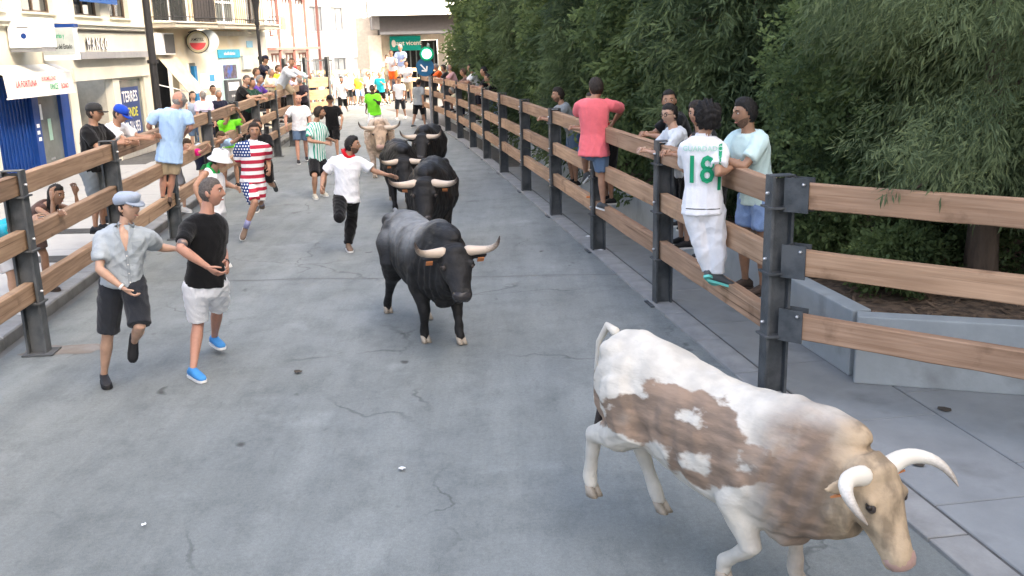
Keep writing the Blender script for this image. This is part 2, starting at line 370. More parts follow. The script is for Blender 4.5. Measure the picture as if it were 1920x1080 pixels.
# the section that turns across the corner, hung on brackets at the corner post
A = np.array(RP[0]); Bv = A + np.array([2.30,-1.93])
root = thing('timber_barrier', (A[0],A[1],0), 'short timber barrier section hung on brackets at the corner post', 'fence')
dv = (Bv-A)/np.linalg.norm(Bv-A); nv = np.array([dv[1],-dv[0]]); d3 = np.array([*dv,0]); n3 = np.array([*nv,0]); yaw = math.atan2(dv[1],dv[0])
me = rail_mesh(2.66, .2, WOOD, seed=77)
for zl,zh in RAILZ:
    c = A + dv*1.56
    o = bpy.data.objects.new('rail', me); COL.objects.link(o); o.parent = root; o.location = (c[0]-A[0], c[1]-A[1], (zl+zh)/2-.01); o.rotation_euler = (0,0,yaw)
    q = np.array([A[0],A[1],(zl+zh)/2-.005]) + d3*.16
    mb = MB(); mb.box(q+n3*.056, d3*.10, n3*.006, (0,0,.135)); mb.box(q-n3*.056, d3*.10, n3*.006, (0,0,.135)); mb.box(q-d3*.055, d3*.006, n3*.056, (0,0,.135)); b_ = mb.build('bracket', STEEL, root)
    mb = MB(); mb.tube([q+n3*.06+d3*.06+(0,0,.09), q+n3*.075+d3*.06+(0,0,.09)], [.014,.014], 6); mb.build('bolt', BOLT, b_)
mb = MB(); c = np.array([Bv[0],Bv[1],PH/2]); mb.box(c+n3*.085,d3*.06,n3*.011,(0,0,PH/2)); mb.box(c-n3*.085,d3*.06,n3*.011,(0,0,PH/2)); mb.box(c,d3*.008,n3*.0735,(0,0,PH/2)); mb.build('post', STEEL, root)
# wide-plank barricade where the street closes, far away
fence('plank_barricade', [(-9.9,44.0),(-9.25,45.3),(-8.45,46.6)], -1, WOODF, 'pale wide-plank barricade closing the far end of the street', hs=((.1,.55),(.66,1.1),(1.2,1.66)), ph=2.6, tabs=False)
fence('timber_barrier', [(-10.6,54.0),(-8.0,54.6),(-5.4,55.0),(-3.0,55.2)], -1, WOODF, 'far grey timber barrier behind the distant crowd', tabs=False)
t = thing('barricade_railing', (-9.9,44.2,0), 'dark steel pipe railing standing above the far plank barricade', 'railing')
for i in range(7):
    mb = MB(); x = -9.95+i*.27; y = 44.3+i*.45; mb.tube([(x,y,0),(x,y,2.45)],[.02,.02],6); mb.build('upright', STEEL, t)
mb = MB(); mb.tube([(-9.95,44.3,2.42),(-8.3,47.05,2.42)],[.03,.03],6); mb.build('handrail', STEEL, t)

# ================================================================= PLANTER
M_CONC = mat('planter_render', (.40,.43,.44), rough=.85, var=.12, scale=2.5, bump=.15, bscale=30, col2=(.27,.28,.28), c2scale=2.2, c2lo=.58, c2hi=.8)
M_SOIL = mat('soil', (.12,.085,.06), rough=1, var=.45, scale=9, bump=1.0, bscale=25, col2=(.22,.15,.10), c2scale=14)
t = thing('concrete_planter', (2.93,7.8,0), 'low pale grey concrete planter wall holding the trees', 'planter')
w = .18
a, b, c = np.array([2.92,7.8]), np.array([7.6,6.3]), np.array([2.70,9.4])
def wallseg(p, q, h, th, name, inward):
    d = (q-p)/np.linalg.norm(q-p); n = np.array([-d[1],d[0]])*inward
    mb = MB(); m_ = (p+q)/2 + n*th/2; mb.box((*m_,h/2), (*((q-p)/2),0), (*(n*th/2),0), (0,0,h/2)); return mb.build(name, M_CONC, t, bevel=.012)
wallseg(a, b, .60, w, 'front_wall', 1)
far = np.array([fx(40)+.9, 40.0]); c2 = np.array([fx(20)+.85,20.0])
wallseg(a+np.array([.02,.19]), c2, .597, w, 'side_wall', -1)
wallseg(c2+np.array([0,.01]), far, .594, w, 'side_wall', -1)
mb = MB(); mb.add([(a[0]+.1,a[1]+.1,.53),(b[0],b[1]+.1,.53),(30,10,.53),(30,60,.53),(far[0]+.1,60,.53),(far[0]+.1,far[1],.53),(c2[0]+.1,c2[1],.53)], [tuple(range(7))])
tag(mb.build('soil_bed', M_SOIL), kind='structure')
# bark and twig litter on the bed
rg = np.random.default_rng(3); mb = MB()
for i in range(1500):
    x = rg.uniform(3.0,7.4); y = rg.uniform(7.2,11); 
    if y < 7.98-(x-2.9)*.32 or x < 2.95-.1*(y-7.8): continue
    an = rg.uniform(0,3.14); L_ = rg.uniform(.02,.12); wd = rg.uniform(.006,.02); d = np.array([math.cos(an),math.sin(an),rg.uniform(-.2,.2)])*L_; n = np.array([-math.sin(an),math.cos(an),0])*wd; c_ = np.array([x,y,.537+rg.uniform(0,.02)])
    mb.add([c_-d,c_+n,c_+d,c_-n], [(0,1,2,3)])
tag(mb.build('bark_litter', mat('bark_litter',(.20,.135,.09),rough=1,var=.6,scale=5)), 'brown bark and needle litter covering the planter bed', 'litter', kind='stuff')
for k,(p,q) in enumerate((((4.0,8.5,.56),(5.1,8.0,.60)),((3.7,8.9,.56),(4.6,8.75,.66)))):
    mb = MB(); p,q = np.array(p),np.array(q); mb.tube([p,(p*.6+q*.4)+(0,.06,.02),(p*.25+q*.75)-(0,.04,0),q],[.012,.011,.008,.004],6)
    tag(mb.build('fallen_branch', mat('deadwood',(.09,.065,.05),rough=1,var=.3)), ('long dark fallen branch lying on the planter soil','shorter dark fallen branch behind the long one in planter')[k], 'branch')
# ================================================================= BUILDINGS
def text_mb(txt, size, origin, ax, up, nrm, depth=.004, align='CENTER', bold=False, squash=1.0):
    """flat lettering as real geometry: baseline origin, ax = reading direction, up, nrm outward"""
    cu = bpy.data.curves.new('t','FONT'); cu.body = txt; cu.size = size; cu.align_x = align; cu.extrude = 0; cu.resolution_u = 2
    if bold: cu.offset = size*.018
    o = bpy.data.objects.new('t', cu); TMP.collection.objects.link(o); TMP.view_layers[0].update()
    me = o.evaluated_get(TMP.view_layers[0].depsgraph).to_mesh()
    V = np.array([v.co[:] for v in me.vertices]); F = [tuple(p.vertices) for p in me.polygons]
    bpy.data.objects.remove(o); bpy.data.curves.remove(cu)
    mb = MB()
    if len(V): 
        ax, up, nrm = map(np.asarray, (ax,up,nrm)); mb.add(np.asarray(origin)+np.outer(V[:,0]*squash,ax)+np.outer(V[:,1],up)+nrm*depth, F)
    return mb
class Facade:
    """a vertical wall plane from Q0 to Q1; W(u,n,v): along, outward, up"""
    def __init__(s, Q0, Q1, root, flip=1):
        s.Q0, s.Q1 = np.array(Q0,float), np.array(Q1,float); d = s.Q1-s.Q0; s.L = np.linalg.norm(d); s.d = d/s.L
        s.n = np.array([s.d[1],-s.d[0]])*flip; s.root = root; s.d3 = np.array([*s.d,0]); s.n3 = np.array([*s.n,0])
    def W(s, u, n, v): q = s.Q0+s.d*u+s.n*n; return np.array([q[0],q[1],v])
    def box(s, name, m, u0, u1, v0, v1, n0, n1, parent=None, bevel=0):
        mb = MB(); mb.box(s.W((u0+u1)/2,(n0+n1)/2,(v0+v1)/2), s.d3*(u1-u0)/2, s.n3*(n1-n0)/2, (0,0,(v1-v0)/2)); return mb.build(name, m, parent or s.root, bevel=bevel)
    def wall(s, name, m, holes, v0, v1, depth=.22, u0=0, u1=None):
        u1 = s.L if u1 is None else u1
        U = sorted({u0,u1}|{h[i] for h in holes for i in (0,1)}); V = sorted({v0,v1}|{h[i] for h in holes for i in (2,3)})
        sol = [[not any(h[0]<=(U[i]+U[i+1])/2<=h[1] and h[2]<=(V[j]+V[j+1])/2<=h[3] for h in holes) for j in range(len(V)-1)] for i in range(len(U)-1)]
        mb = MB(); g = lambda i,j: 0<=i<len(U)-1 and 0<=j<len(V)-1 and sol[i][j]
        for i in range(len(U)-1):
            for j in range(len(V)-1):
                if not sol[i][j]: continue
                A = [s.W(U[i],0,V[j]),s.W(U[i+1],0,V[j]),s.W(U[i+1],0,V[j+1]),s.W(U[i],0,V[j+1])]; B = [a-s.n3*depth for a in A]
                mb.add(A,[(0,1,2,3)]); mb.add(B,[(3,2,1,0)])
                for k,(di,dj) in enumerate(((0,-1),(1,0),(0,1),(-1,0))):
                    if not g(i+di,j+dj): a,b = A[k],A[(k+1)%4]; c,d = B[(k+1)%4],B[k]; mb.add([a,d,c,b],[(0,1,2,3)])
        return mb.build(name, m, s.root)
    def window(s, u0,u1,v0,v1, frame, glass, rec=.12, mull=1, trans=0, fw=.05, sill=None):
        mb = MB(); 
        for a in ((u0,u1,v0,v0+fw),(u0,u1,v1-fw,v1),(u0,u0+fw,v0+fw,v1-fw),(u1-fw,u1,v0+fw,v1-fw)):
            mb.box(s.W((a[0]+a[1])/2,-rec,(a[2]+a[3])/2), s.d3*(a[1]-a[0])/2, s.n3*.03, (0,0,(a[3]-a[2])/2))
        for k in range(1,mull+1): uc = u0+(u1-u0)*k/(mull+1); mb.box(s.W(uc,-rec,(v0+v1)/2), s.d3*fw*.45, s.n3*.027, (0,0,(v1-v0)/2-fw))
        for k in range(1,trans+1): vc = v0+(v1-v0)*k/(trans+1); mb.box(s.W((u0+u1)/2,-rec,vc), s.d3*((u1-u0)/2-fw), s.n3*.024, (0,0,fw*.4))
        w = mb.build('window', frame, s.root)
        for k in range(mull+1):
            a = u0+(u1-u0)*k/(mull+1); b = u0+(u1-u0)*(k+1)/(mull+1)
            s.box('pane', glass, a+.02, b-.02, v0+.02, v1-.02, -rec-.018, -rec-.008, parent=w)
        if sill: s.box('sill', sill, u0-.06, u1+.06, v0-.05, v0-.002, -.10, .07, parent=w)
        return w
    def text(s, name, txt, m, size, u, v, n, parent=None, rev=False, bold=True, squash=1.0):
        ax = -s.d3 if rev else s.d3
        return text_mb(txt, size, s.W(u,n,v), ax, (0,0,1), s.n3, .004, bold=bold, squash=squash).build(name, m, parent or s.root)
GLASS = mat('dark_glass', (.03,.034,.036), rough=.08, var=.3, scale=1.5, spec=.6)
CREAM = mat('cream_render', (.62,.60,.51), rough=.9, var=.07, scale=1.2, bump=.15, bscale=70, col2=(.52,.50,.43), c2scale=.9, c2lo=.5, c2hi=.8)
CREAM2 = mat('ochre_render', (.70,.60,.42), rough=.9, var=.08, scale=1.2, bump=.15, bscale=70, col2=(.72,.69,.62), c2scale=.7, c2lo=.45, c2hi=.6)
WHITE = mat('white_render', (.80,.80,.79), rough=.9, var=.04, scale=1.0)
WPAINT = mat('white_paint', (.80,.81,.82), rough=.45, var=.04, scale=3)
BROWNF = mat('brown_frame', (.10,.07,.05), rough=.5, var=.2)
GREYM = mat('grey_metal', (.30,.31,.33), rough=.4, var=.1, metal=.4)
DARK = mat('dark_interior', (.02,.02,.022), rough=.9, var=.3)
BLUE = mat('blue_paint', (.008,.045,.21), rough=.5, var=.12, scale=3)
BLUEP = mat('poster_blue', (.035,.06,.17), rough=.7, var=.1)
LETW = mat('letter_white', (.8,.8,.8), rough=.6, var=.02); LETK = mat('letter_black', (.015,.015,.016), rough=.5, var=.1)
LETR = mat('letter_red', (.6,.06,.07), rough=.6, var=.05); LETG = mat('letter_green', (.01,.35,.15), rough=.6, var=.05); LETY = mat('letter_yellow', (.65,.62,.06), rough=.6, var=.05)
GREYG = mat('grey_glass', (.13,.145,.14), rough=.15, var=.25, scale=2, spec=.5)

# ---- building 1: cream front with lottery shop
r1 = thing('shop_building', (-10.65,21.5,.1), 'cream shop building with blue lottery shop and brown upper windows at left', 'building')
f1 = Facade((-10.65,14),(-10.65,29.45), r1)
UW = [(5.0,7.3),(8.1,9.66),(10.78,12.36),(12.97,14.33)]
f1.wall('wall', CREAM, [(6.3,9.9,.0,2.55),(10.35,12.62,.0,2.3),(13.05,14.9,.55,2.28)]+[(a,b,3.9,5.4) for a,b in UW], 0, 9.0)
for a,b in UW: f1.window(a,b,3.9,5.4,BROWNF,GLASS,rec=.15,mull=1,sill=CREAM)
f1.box('cornice', CREAM, 0,15.44,3.56,3.66,.002,.10, bevel=.01); f1.box('cornice', CREAM, 0,15.44,3.66,3.70,.002,.16)
f1.box('string_course', mat('cable',(.16,.15,.14),rough=.8), 8.6,15.4,3.50,3.53,.003,.03)
f1.box('steel_ledge', GREYM, 10.35,15.2,2.83,3.00,.002,.22)
f1.box('fascia', CREAM, 10.2,15.3,2.30,2.62,.003,.05)
for i,ch in enumerate('MANGO'):
    o = f1.text('letter', ch, LETK, .44, 11.24+i*.28, 3.05, .035, squash=.62)
    f1.text('letter_edge', ch, LETW, .44, 11.27+i*.28, 3.05, .05, squash=.55)
# lottery shop front: blue shutter, blue frame, glass door
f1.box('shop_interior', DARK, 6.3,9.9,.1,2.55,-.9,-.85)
sh = f1.box('roller_shutter', BLUE, 6.32,8.0,.1,2.5,-.16,-.12)
for i in range(10): f1.box('shutter_rib', BLUE, 6.45+i*.155,6.49+i*.155,.12,2.48,-.119,-.09, parent=sh)
for a,b in ((8.0,8.3),(9.45,9.88)): f1.box('door_jamb', BLUE, a,b,.1,2.5,-.17,-.03)
f1.box('door_head', BLUE, 8.3,9.45,2.2,2.5,-.17,-.035); f1.box('door_head', BLUE, 8.3,9.45,.1,.3,-.17,-.035)
dr = f1.box('glass_door', GREYG, 8.3,9.45,.3,2.2,-.14,-.12)
for (u,v,w,h,m) in ((8.5,1.5,.10,.35,WPAINT),(8.82,1.0,.16,.5,mat('notice_green',(.25,.4,.33),rough=.6)),(8.75,.55,.2,.05,GREYM)): f1.box('notice', m, u,u+w,v,v+h,-.119,-.114, parent=dr)
for (u,v) in ((8.08,1.35),(8.07,1.2),(8.1,1.05)): f1.box('sticker', LETW, u,u+.13,v,v+.08,-.029,-.026)
# recess and vacant window with the blue posters
f1.box('recess_wall', mat('taupe',(.42,.40,.34),rough=.9), 10.35,12.62,.1,2.3,-1.3,-1.25); f1.box('recess_side', MATS['taupe'], 12.60,12.66,.1,2.3,-1.24,-.22); f1.box('recess_side', MATS['taupe'], 10.3,10.35,.1,2.3,-1.24,-.22)
wdw = f1.window(13.05,14.9,.55,2.28,CREAM,GREYG,rec=.10,mull=0)
po = f1.box('poster', BLUEP, 13.2,14.6,.70,2.02,-.10,-.085, parent=wdw)
for txt,m,sz,v,sq in (('TERRES',LETW,.42,1.62,.82),('VENDE',LETY,.36,1.20,.82),('93 716 953',LETW,.44,.76,.55)):
    f1.text('lettering', txt, m, sz, 13.9, v, -.083, parent=po, squash=sq)
f1.box('plinth', mat('plinth',(.36,.35,.32),rough=.9), 12.65,15.44,.1,.45,.002,.03)
f1.box('parapet', CREAM, 0,15.44,9.0,9.3,-.3,.06)
f1.box('party_wall', CREAM, 15.25,15.42,.1,9,-6,-.23)
# things on building 1
def fthing(f, name, u, v, label, cat, group=None): return thing(name, tuple(f.W(u,.02,v)), label, cat, group=group)
t = fthing(f1,'air_conditioner',7.6,3.1,'white boxy unit with a small square and blue dot on its side','air conditioner')
f1.box('casing', WPAINT, 7.25,8.0,3.1,3.72,.03,.72, parent=t, bevel=.02); f1.box('bracket', GREYM, 7.3,7.95,3.02,3.09,.02,.7, parent=t)
# mark on the casing's camera-facing side
q = f1.W(7.247,.37,3.4); mk = MB(); 
for a,b in (((-.12,.13),(.12,.13)),((-.12,.13),(-.12,-.05)),((.12,.13),(.12,-.05))):
    mk.bar(q+f1.n3*a[0]+np.array([0,0,a[1]])-f1.d3*.003, q+f1.n3*b[0]+np.array([0,0,b[1]])-f1.d3*.003, .012,.012)
mk.build('square_mark', LETK, t); mk = MB(); mk.ball(q+np.array([0,0,-.05])-f1.d3*.002,[(.06,0,0),(0,.006,0),(0,0,.06)]); mk.build('dot_mark', BLUE, t)
t = fthing(f1,'hanging_sign',9.3,2.8,'projecting lottery sign reading Apuestas del Estado with blue top','sign')
f1.box('casing', WPAINT, 8.75,8.95,2.82,3.62,.03,.80, parent=t, bevel=.01); f1.box('top_band', BLUE, 8.74,8.96,3.55,3.63,.02,.82, parent=t)
f1.box('face', mat('sign_grey',(.42,.46,.45),rough=.5), 8.742,8.749,2.95,3.53,.06,.78, parent=t)
ax = f1.n3; nn = -f1.d3
for txt,m,sz,v in (('Loterias y',LETG,.15,3.32),('Apuestas del Estado',LETK,.15,3.08)):
    text_mb(txt, sz, f1.W(8.742,.42,v), ax, (0,0,1), nn, .005, bold=True, squash=.50).build('lettering', m, t)
t = fthing(f1,'shop_awning',8.7,2.6,'off-white shop awning with red lettering above the blue door','awning')
mb = MB(); A0=f1.W(6.1,.03,2.74);A1=f1.W(9.25,.03,2.74);B0=f1.W(6.1,.38,2.56);B1=f1.W(9.25,.38,2.56);C0=f1.W(6.1,.42,2.10);C1=f1.W(9.25,.42,2.10)
mb.add([A0,A1,B1,B0,C1,C0],[(0,1,2,3),(3,2,4,5)]); cv = mb.build('canvas', mat('awning_canvas',(.70,.69,.64),rough=.9,var=.05), t)
sd = cv.modifiers.new('s','SOLIDIFY'); sd.thickness = .01
for txt,m,sz,u,v in (('LA FORTUNA',LETR,.19,6.95,2.30),('EUROMILLONES',LETR,.12,8.0,2.40),('ONCE',LETG,.18,8.2,2.20),('BONO',LETR,.16,8.75,2.20)): f1.text('lettering', txt, m, sz, u, v, .43, parent=t, squash=.8)
f1.box('front_bar', WPAINT, 6.08,9.27,2.07,2.10,.40,.44, parent=t)
t = fthing(f1,'blue_banner',11.6,4.1,'blue hanging banner at the top between brown windows','banner'); f1.box('board', mat('banner_blue',(.02,.09,.30),rough=.6), 10.75,13.05,4.22,4.9,.18,.21, parent=t); f1.box('arm', GREYM, 11.8,11.84,4.3,4.34,.01,.18, parent=t)

# ---- building 2: ochre corner building with balconies, bar and cash machine
r2 = thing('balcony_building', (-10.6,29.8,.1), 'ochre building with iron balconies above a bar and cash machine', 'building')
f2 = Facade((-10.65,29.5),(-8.9,37), r2)
f2.wall('wall', CREAM2, [(.15,1.5,.0,2.75),(2.05,2.55,.0,2.6),(4.05,5.45,1.0,2.95)]+[(.5,2.6,3.85,6.0),(4.2,5.6,3.85,6.0),(6.35,7.3,3.85,6.0)], 0, 9)
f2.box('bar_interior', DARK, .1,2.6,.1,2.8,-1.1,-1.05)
f2.window(.5,2.6,3.85,6.0,WPAINT,GLASS,mull=1,trans=1); f2.window(4.2,5.6,3.85,6.0,WPAINT,GREYG,mull=1,trans=2,fw=.09); f2.window(6.35,7.3,3.85,6.0,BROWNF,GLASS,mull=1)
f2.box('shutter', mat('shutter_dark',(.05,.045,.045),rough=.7,var=.3,scale=20), 2.75,4.05,3.86,6.1,.01,.05)
f2.box('blue_door', mat('door_blue',(.03,.20,.42),rough=.5), 2.42,2.58,.1,2.5,-.10,.03)
bp_ = f2.box('notice_board', WPAINT, 2.75,4.0,1.1,2.25,.005,.04); f2.box('notice_panel', mat('tan_panel',(.52,.45,.36),rough=.8), 2.85,3.95,1.1,1.75,.041,.047, parent=bp_); f2.box('blue_square', mat('sq_blue',(.06,.30,.62),rough=.6), 3.3,3.6,1.98,2.2,.041,.048, parent=bp_)
def balcony(u0,u1,out,n_bars,taper=0):
    b = f2.box('balcony_slab', mat('slab_plaster',(.50,.46,.38),rough=.9,var=.1), u0,u1,3.66,3.80,.004,out, bevel=.02); f2.box('slab_lip', CREAM2, u0-.03,u1+.03,3.801,3.84,.01,out+.05, parent=b)
    for v in (3.98,4.78): 
        mb = MB(); mb.tube([f2.W(u0,.02,v),f2.W(u0,out-.04,v),f2.W(u1,out-.04,v),f2.W(u1,.02,v)],[.014]*4,5,round_ends=False); mb.build('rail', IRON, b)
    for i in range(n_bars): 
        u = u0+(u1-u0)*i/(n_bars-1); mb = MB(); mb.tube([f2.W(u,out-.04,3.84),f2.W(u,out-.04,4.78)],[.009]*2,5,round_ends=False); mb.build('baluster', IRON, b)
    for i in range(1,6): mb = MB(); n_ = out*i/6; mb.tube([f2.W(u0,n_,3.84),f2.W(u0,n_,4.78)],[.009]*2,5,round_ends=False); mb.build('baluster', IRON, b)
IRON = mat('black_iron', (.025,.025,.027), rough=.55, var=.2)
balcony(.25,2.75,.85,15); balcony(3.6,6.1,.6,19); balcony(6.25,7.45,.7,11)
f2.box('stone_band', mat('band_stone',(.58,.55,.48),rough=.9), 2.8,7.6,3.45,3.6,.003,.05)
f2.box('street_plate', mat('plate_blue',(.25,.5,.68),rough=.5), 6.1,6.55,3.05,3.28,.004,.02)
atm = f2.box('cash_machine_panel', mat('atm_teal',(.42,.58,.58),rough=.4), 4.05,5.45,1.0,2.95,-.06,.01)
f2.box('header', mat('atm_blue',(.02,.33,.52),rough=.4), 4.0,5.5,2.72,3.0,.011,.05, parent=atm); f2.text('lettering','sabadell atlantico',LETW,.15,4.75,2.82,.052,parent=atm,squash=.75)
f2.box('screen_picture', mat('atm_photo',(.12,.10,.13),rough=.4,var=.6,scale=8,col2=(.05,.12,.45),c2scale=4), 4.3,5.2,2.02,2.48,.011,.02, parent=atm)
f2.box('machine', mat('atm_dark',(.09,.095,.10),rough=.4), 4.25,5.3,1.25,1.98,.011,.12, parent=atm); f2.box('notice', WPAINT, 4.35,5.1,1.62,1.9,.121,.125, parent=atm); f2.text('lettering','24 HORAS',LETW,.11,4.75,1.4,.122,parent=atm)
f2.box('wall_cabinet', mat('cabinet',(.45,.5,.52),rough=.6), 5.6,6.3,2.3,2.78,.004,.10)
# end wall of building 2 and roof
f2b = Facade((-8.9,37),(-12.5,39.5), r2); f2b.wall('wall', CREAM2, [], 0, 9); f2.box('parapet', CREAM2, 0,7.63,9,9.3,-.3,.08)
# bar fittings
t = fthing(f2,'lightbox_sign',.6,2.9,'white and dark lightbox with an oval on its face over the bar','sign')
f2.box('casing', WPAINT, .12,1.0,2.88,3.52,.02,.30, parent=t, bevel=.01); f2.box('dark_panel', mat('panel_dark',(.07,.07,.07),rough=.5), .45,.98,2.92,3.48,.301,.31, parent=t)
mb = MB(); mb.ball(f2.W(.119,.16,3.2)-f2.d3*.003, [f2.n3*.12, f2.d3*.006, (0,0,.26)]); mb.build('oval_mark', LETW, t)
t = fthing(f2,'bar_awning',1.0,2.8,'sloping beige canvas awning lowered over the bar front','awning')
mb = MB(); A=[f2.W(.2,.12,2.86),f2.W(1.2,.12,2.86),f2.W(1.75,.75,1.72),f2.W(.75,.75,1.72)]; mb.add(A,[(0,1,2,3)]); cv = mb.build('canvas', mat('beige_canvas',(.56,.49,.37),rough=.9,var=.08,scale=3,col2=(.42,.38,.32),c2scale=2), t); sd = cv.modifiers.new('s','SOLIDIFY'); sd.thickness = .012
mb = MB(); mb.bar(f2.W(.3,.05,2.0), f2.W(.9,.7,1.75), .03,.03); mb.build('arm', WPAINT, t)
mb = MB(); mb.bar(A[3],A[2],.05,.05); mb.build('front_bar', WPAINT, t)
t = fthing(f2,'round_bar_sign',2.6,2.9,'round beer sign with red lower half hanging under the balcony','sign')
cc = f2.W(2.3,.32,3.25); face = CAM-cc; face[2]=0; face/=np.linalg.norm(face); lat = np.cross((0,0,1),face); up3=np.array([0,0,1.])
def disc(c, r, th, m, name, parent, n=28, lo=0, hi=2*math.pi):
    ts = np.linspace(lo,hi,n+1)[:-1] if hi-lo>6.2 else np.linspace(lo,hi,n)
    R = [np.array([c+lat*r*math.cos(a)+up3*r*math.sin(a)+face*k for a in ts]) for k in (-th/2,th/2)]; mb = MB(); mb.rings(R); return mb.build(name, m, parent)
disc(cc,.36,.20,IRON,'rim',t); dd=disc(cc+face*.104,.325,.008,mat('sign_gold',(.42,.38,.24),rough=.4),'face',t); disc(cc+face*.112,.27,.006,mat('sign_cream',(.55,.53,.45),rough=.4),'inner_disc',t)
disc(cc+face*.119,.25,.006,LETR,'red_half',t,lo=math.pi+.12,hi=2*math.pi-.12)
text_mb('AMSTEL',.13,cc+up3*.03,lat,up3,face,.125,bold=True,squash=.85).build('lettering',LETK,t)
mb = MB(); mb.bar(f2.W(2.3,.02,3.55),f2.W(2.3,.32,3.62),.03,.03); mb.build('bracket', IRON, t)
c3 = cc+lat*.30-face*.14+up3*.02; disc(c3,.36,.06,mat('sign_pale',(.62,.68,.70),rough=.4),'back_disc',t)

# ---- street lamps
def lamp(name, p, h, label, fl, k=1.0):
    t = thing(name, p, label, 'street lamp', group='street lamps'); p = np.array(p); up=np.array([0,0,1.])
    mb = MB(); mb.tube([p,p+up*.9],[.085*k,.075*k],12,round_ends=False); mb.build('base', IRON, t)
    mb = MB(); mb.tube([p+up*.9,p+up*h],[.055*k,.050*k],12,round_ends=False); mb.build('pole', IRON, t)
    for z in (.92,2.6,h-.1): mb = MB(); mb.tube([p+up*(z-.05),p+up*(z+.05)],[.08*k,.08*k],12,round_ends=False); mb.build('collar', IRON, t)
    if fl:
        mb = MB(); mb.tube([p+up*h,p+up*(h+.25),p+up*(h+.62)],[.06,.07,.135],14,round_ends=False); mb.build('lantern', IRON, t)
        mb = MB(); mb.ball(p+up*(h+.66),(.13,.13,.05)); mb.build('lens', WPAINT, t)
    return t
lamp('street_lamp', tuple(gy((287,120),27.6)[:2])+(.105,), 7.5, 'tall black lamp post beside the cream shop front', False, 1.9)
lamp('street_lamp', tuple(gy((489,120),31.0)[:2])+(.105,), 3.75, 'black lamp post with funnel lantern near the cash machine', True)

# ---- far street: brown-framed gallery building, white houses, white overhang on the right
r3 = thing('gallery_building', (-10.6,46,0), 'white building with reddish brown glazed gallery frames, far left', 'building')
f3 = Facade((-12.3,41.5),(-10.9,55), r3)
REDB = mat('redbrown_frame', (.16,.07,.06), rough=.6, var=.15)
f3.wall('wall', WHITE, [(.6+i*2.2,2.2+i*2.2,v,v+2.0) for i in range(6) for v in (.8,3.6,6.4)], 0, 12)
for i in range(6):
    for v in (.8,3.6,6.4): f3.window(.6+i*2.2,2.2+i*2.2,v,v+2.0,REDB,mat('pale_glass',(.42,.45,.46),rough=.2,var=.15),mull=2,fw=.09)
for i in range(7): f3.box('gallery_post', REDB, .35+i*2.2,.5+i*2.2,.1,11,.5,.62)
for v in (2.95,5.9,8.8): f3.box('gallery_floor', REDB, 0,13.5,v,v+.14,.01,.66)
f3e = Facade((-16,41.3),(-12.3,41.5), r3); f3e.wall('end_wall', CREAM2, [], 0, 12)
t = thing('hanging_sign', tuple(f3.W(7,.7,4.1)), 'small yellow sign hung on the brown gallery', 'sign'); f3.box('board', LETY, 7,7.7,3.9,4.5,.68,.74, parent=t); f3.box('arm', IRON, 7.3,7.36,4.5,4.55,.02,.7, parent=t)
def house(name, Q0, Q1, h, label, m, nwin, rows, back=6, wv=(1.3,1.4), v0=1.0, roof=True):
    r = thing(name, (Q0[0],Q0[1],0), label, 'building'); f = Facade(Q0,Q1,r); holes=[]
    for j in range(rows):
        for i in range(nwin): u=(i+.5)*f.L/nwin; holes.append((u-wv[0]/2,u+wv[0]/2,v0+j*3.0,v0+j*3.0+wv[1]))
    f.wall('wall', m, holes, 0, h)
    for hh in holes: f.window(*hh, GREYM, MATS['pale_glass'], mull=1, sill=m)
    q = [f.W(0,-back,0),f.W(f.L,-back,0)]; g = Facade(f.W(f.L,0,0)[:2],q[1][:2],r); g.wall('side_wall', m, [], 0, h-.02); g = Facade(q[0][:2],f.W(0,0,0)[:2],r); g.wall('side_wall', m, [], 0, h-.02)
    f.box('cornice', m, -.1,f.L+.1,h,h+.25,-back,.2); return f
house('white_house', (-11.6,58),(-8.9,64), 9, 'pale house at the end of the street with small windows', WHITE, 3, 3)
house('white_house', (-13,66),(-9.3,67), 10.5, 'cream white house closing the view behind the street', mat('pale_cream',(.76,.72,.64),rough=.9), 3, 3)
house('white_house', (-9.1,72),(-2,73), 13, 'tall white house behind the middle of the far crowd', WHITE, 5, 4)
r4 = thing('overhang_building', (-5,57,0), 'white building with dark recessed ground floor and teal shop sign', 'building')
f4 = Facade((-8.4,56),(8,59), r4)
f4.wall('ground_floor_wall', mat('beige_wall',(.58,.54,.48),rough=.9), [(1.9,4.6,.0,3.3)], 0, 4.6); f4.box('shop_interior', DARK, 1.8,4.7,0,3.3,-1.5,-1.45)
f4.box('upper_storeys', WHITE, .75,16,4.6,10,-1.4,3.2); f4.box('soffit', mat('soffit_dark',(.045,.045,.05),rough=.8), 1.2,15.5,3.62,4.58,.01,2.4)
f4.box('soffit_lip', mat('soffit_grey',(.16,.16,.17),rough=.7), .8,1.2,3.9,4.58,.3,2.4)
sg = f4.box('shop_sign', mat('teal_sign',(.0,.30,.27),rough=.4), 1.85,3.6,2.75,3.55,.02,.16); f4.text('lettering','sant vicent',LETW,.36,2.85,3.05,.162,parent=sg); mb=MB(); mb.ball(f4.W(2.06,.165,3.15),[f4.d3*.12,f4.n3*.01,(0,0,.2)]); mb.build('emblem', LETW, sg)
for u in (1.0,5.3,9): f4.box('column', mat('column_stone',(.68,.64,.58),rough=.9), u-.35,u+.35,0,3.62,.02,.6)
for i in range(8): f4.box('shop_grille', mat('grille',(.1,.12,.13),rough=.6), 1.95+i*.34,2.02+i*.34,0,3.2,-.2,-.15)
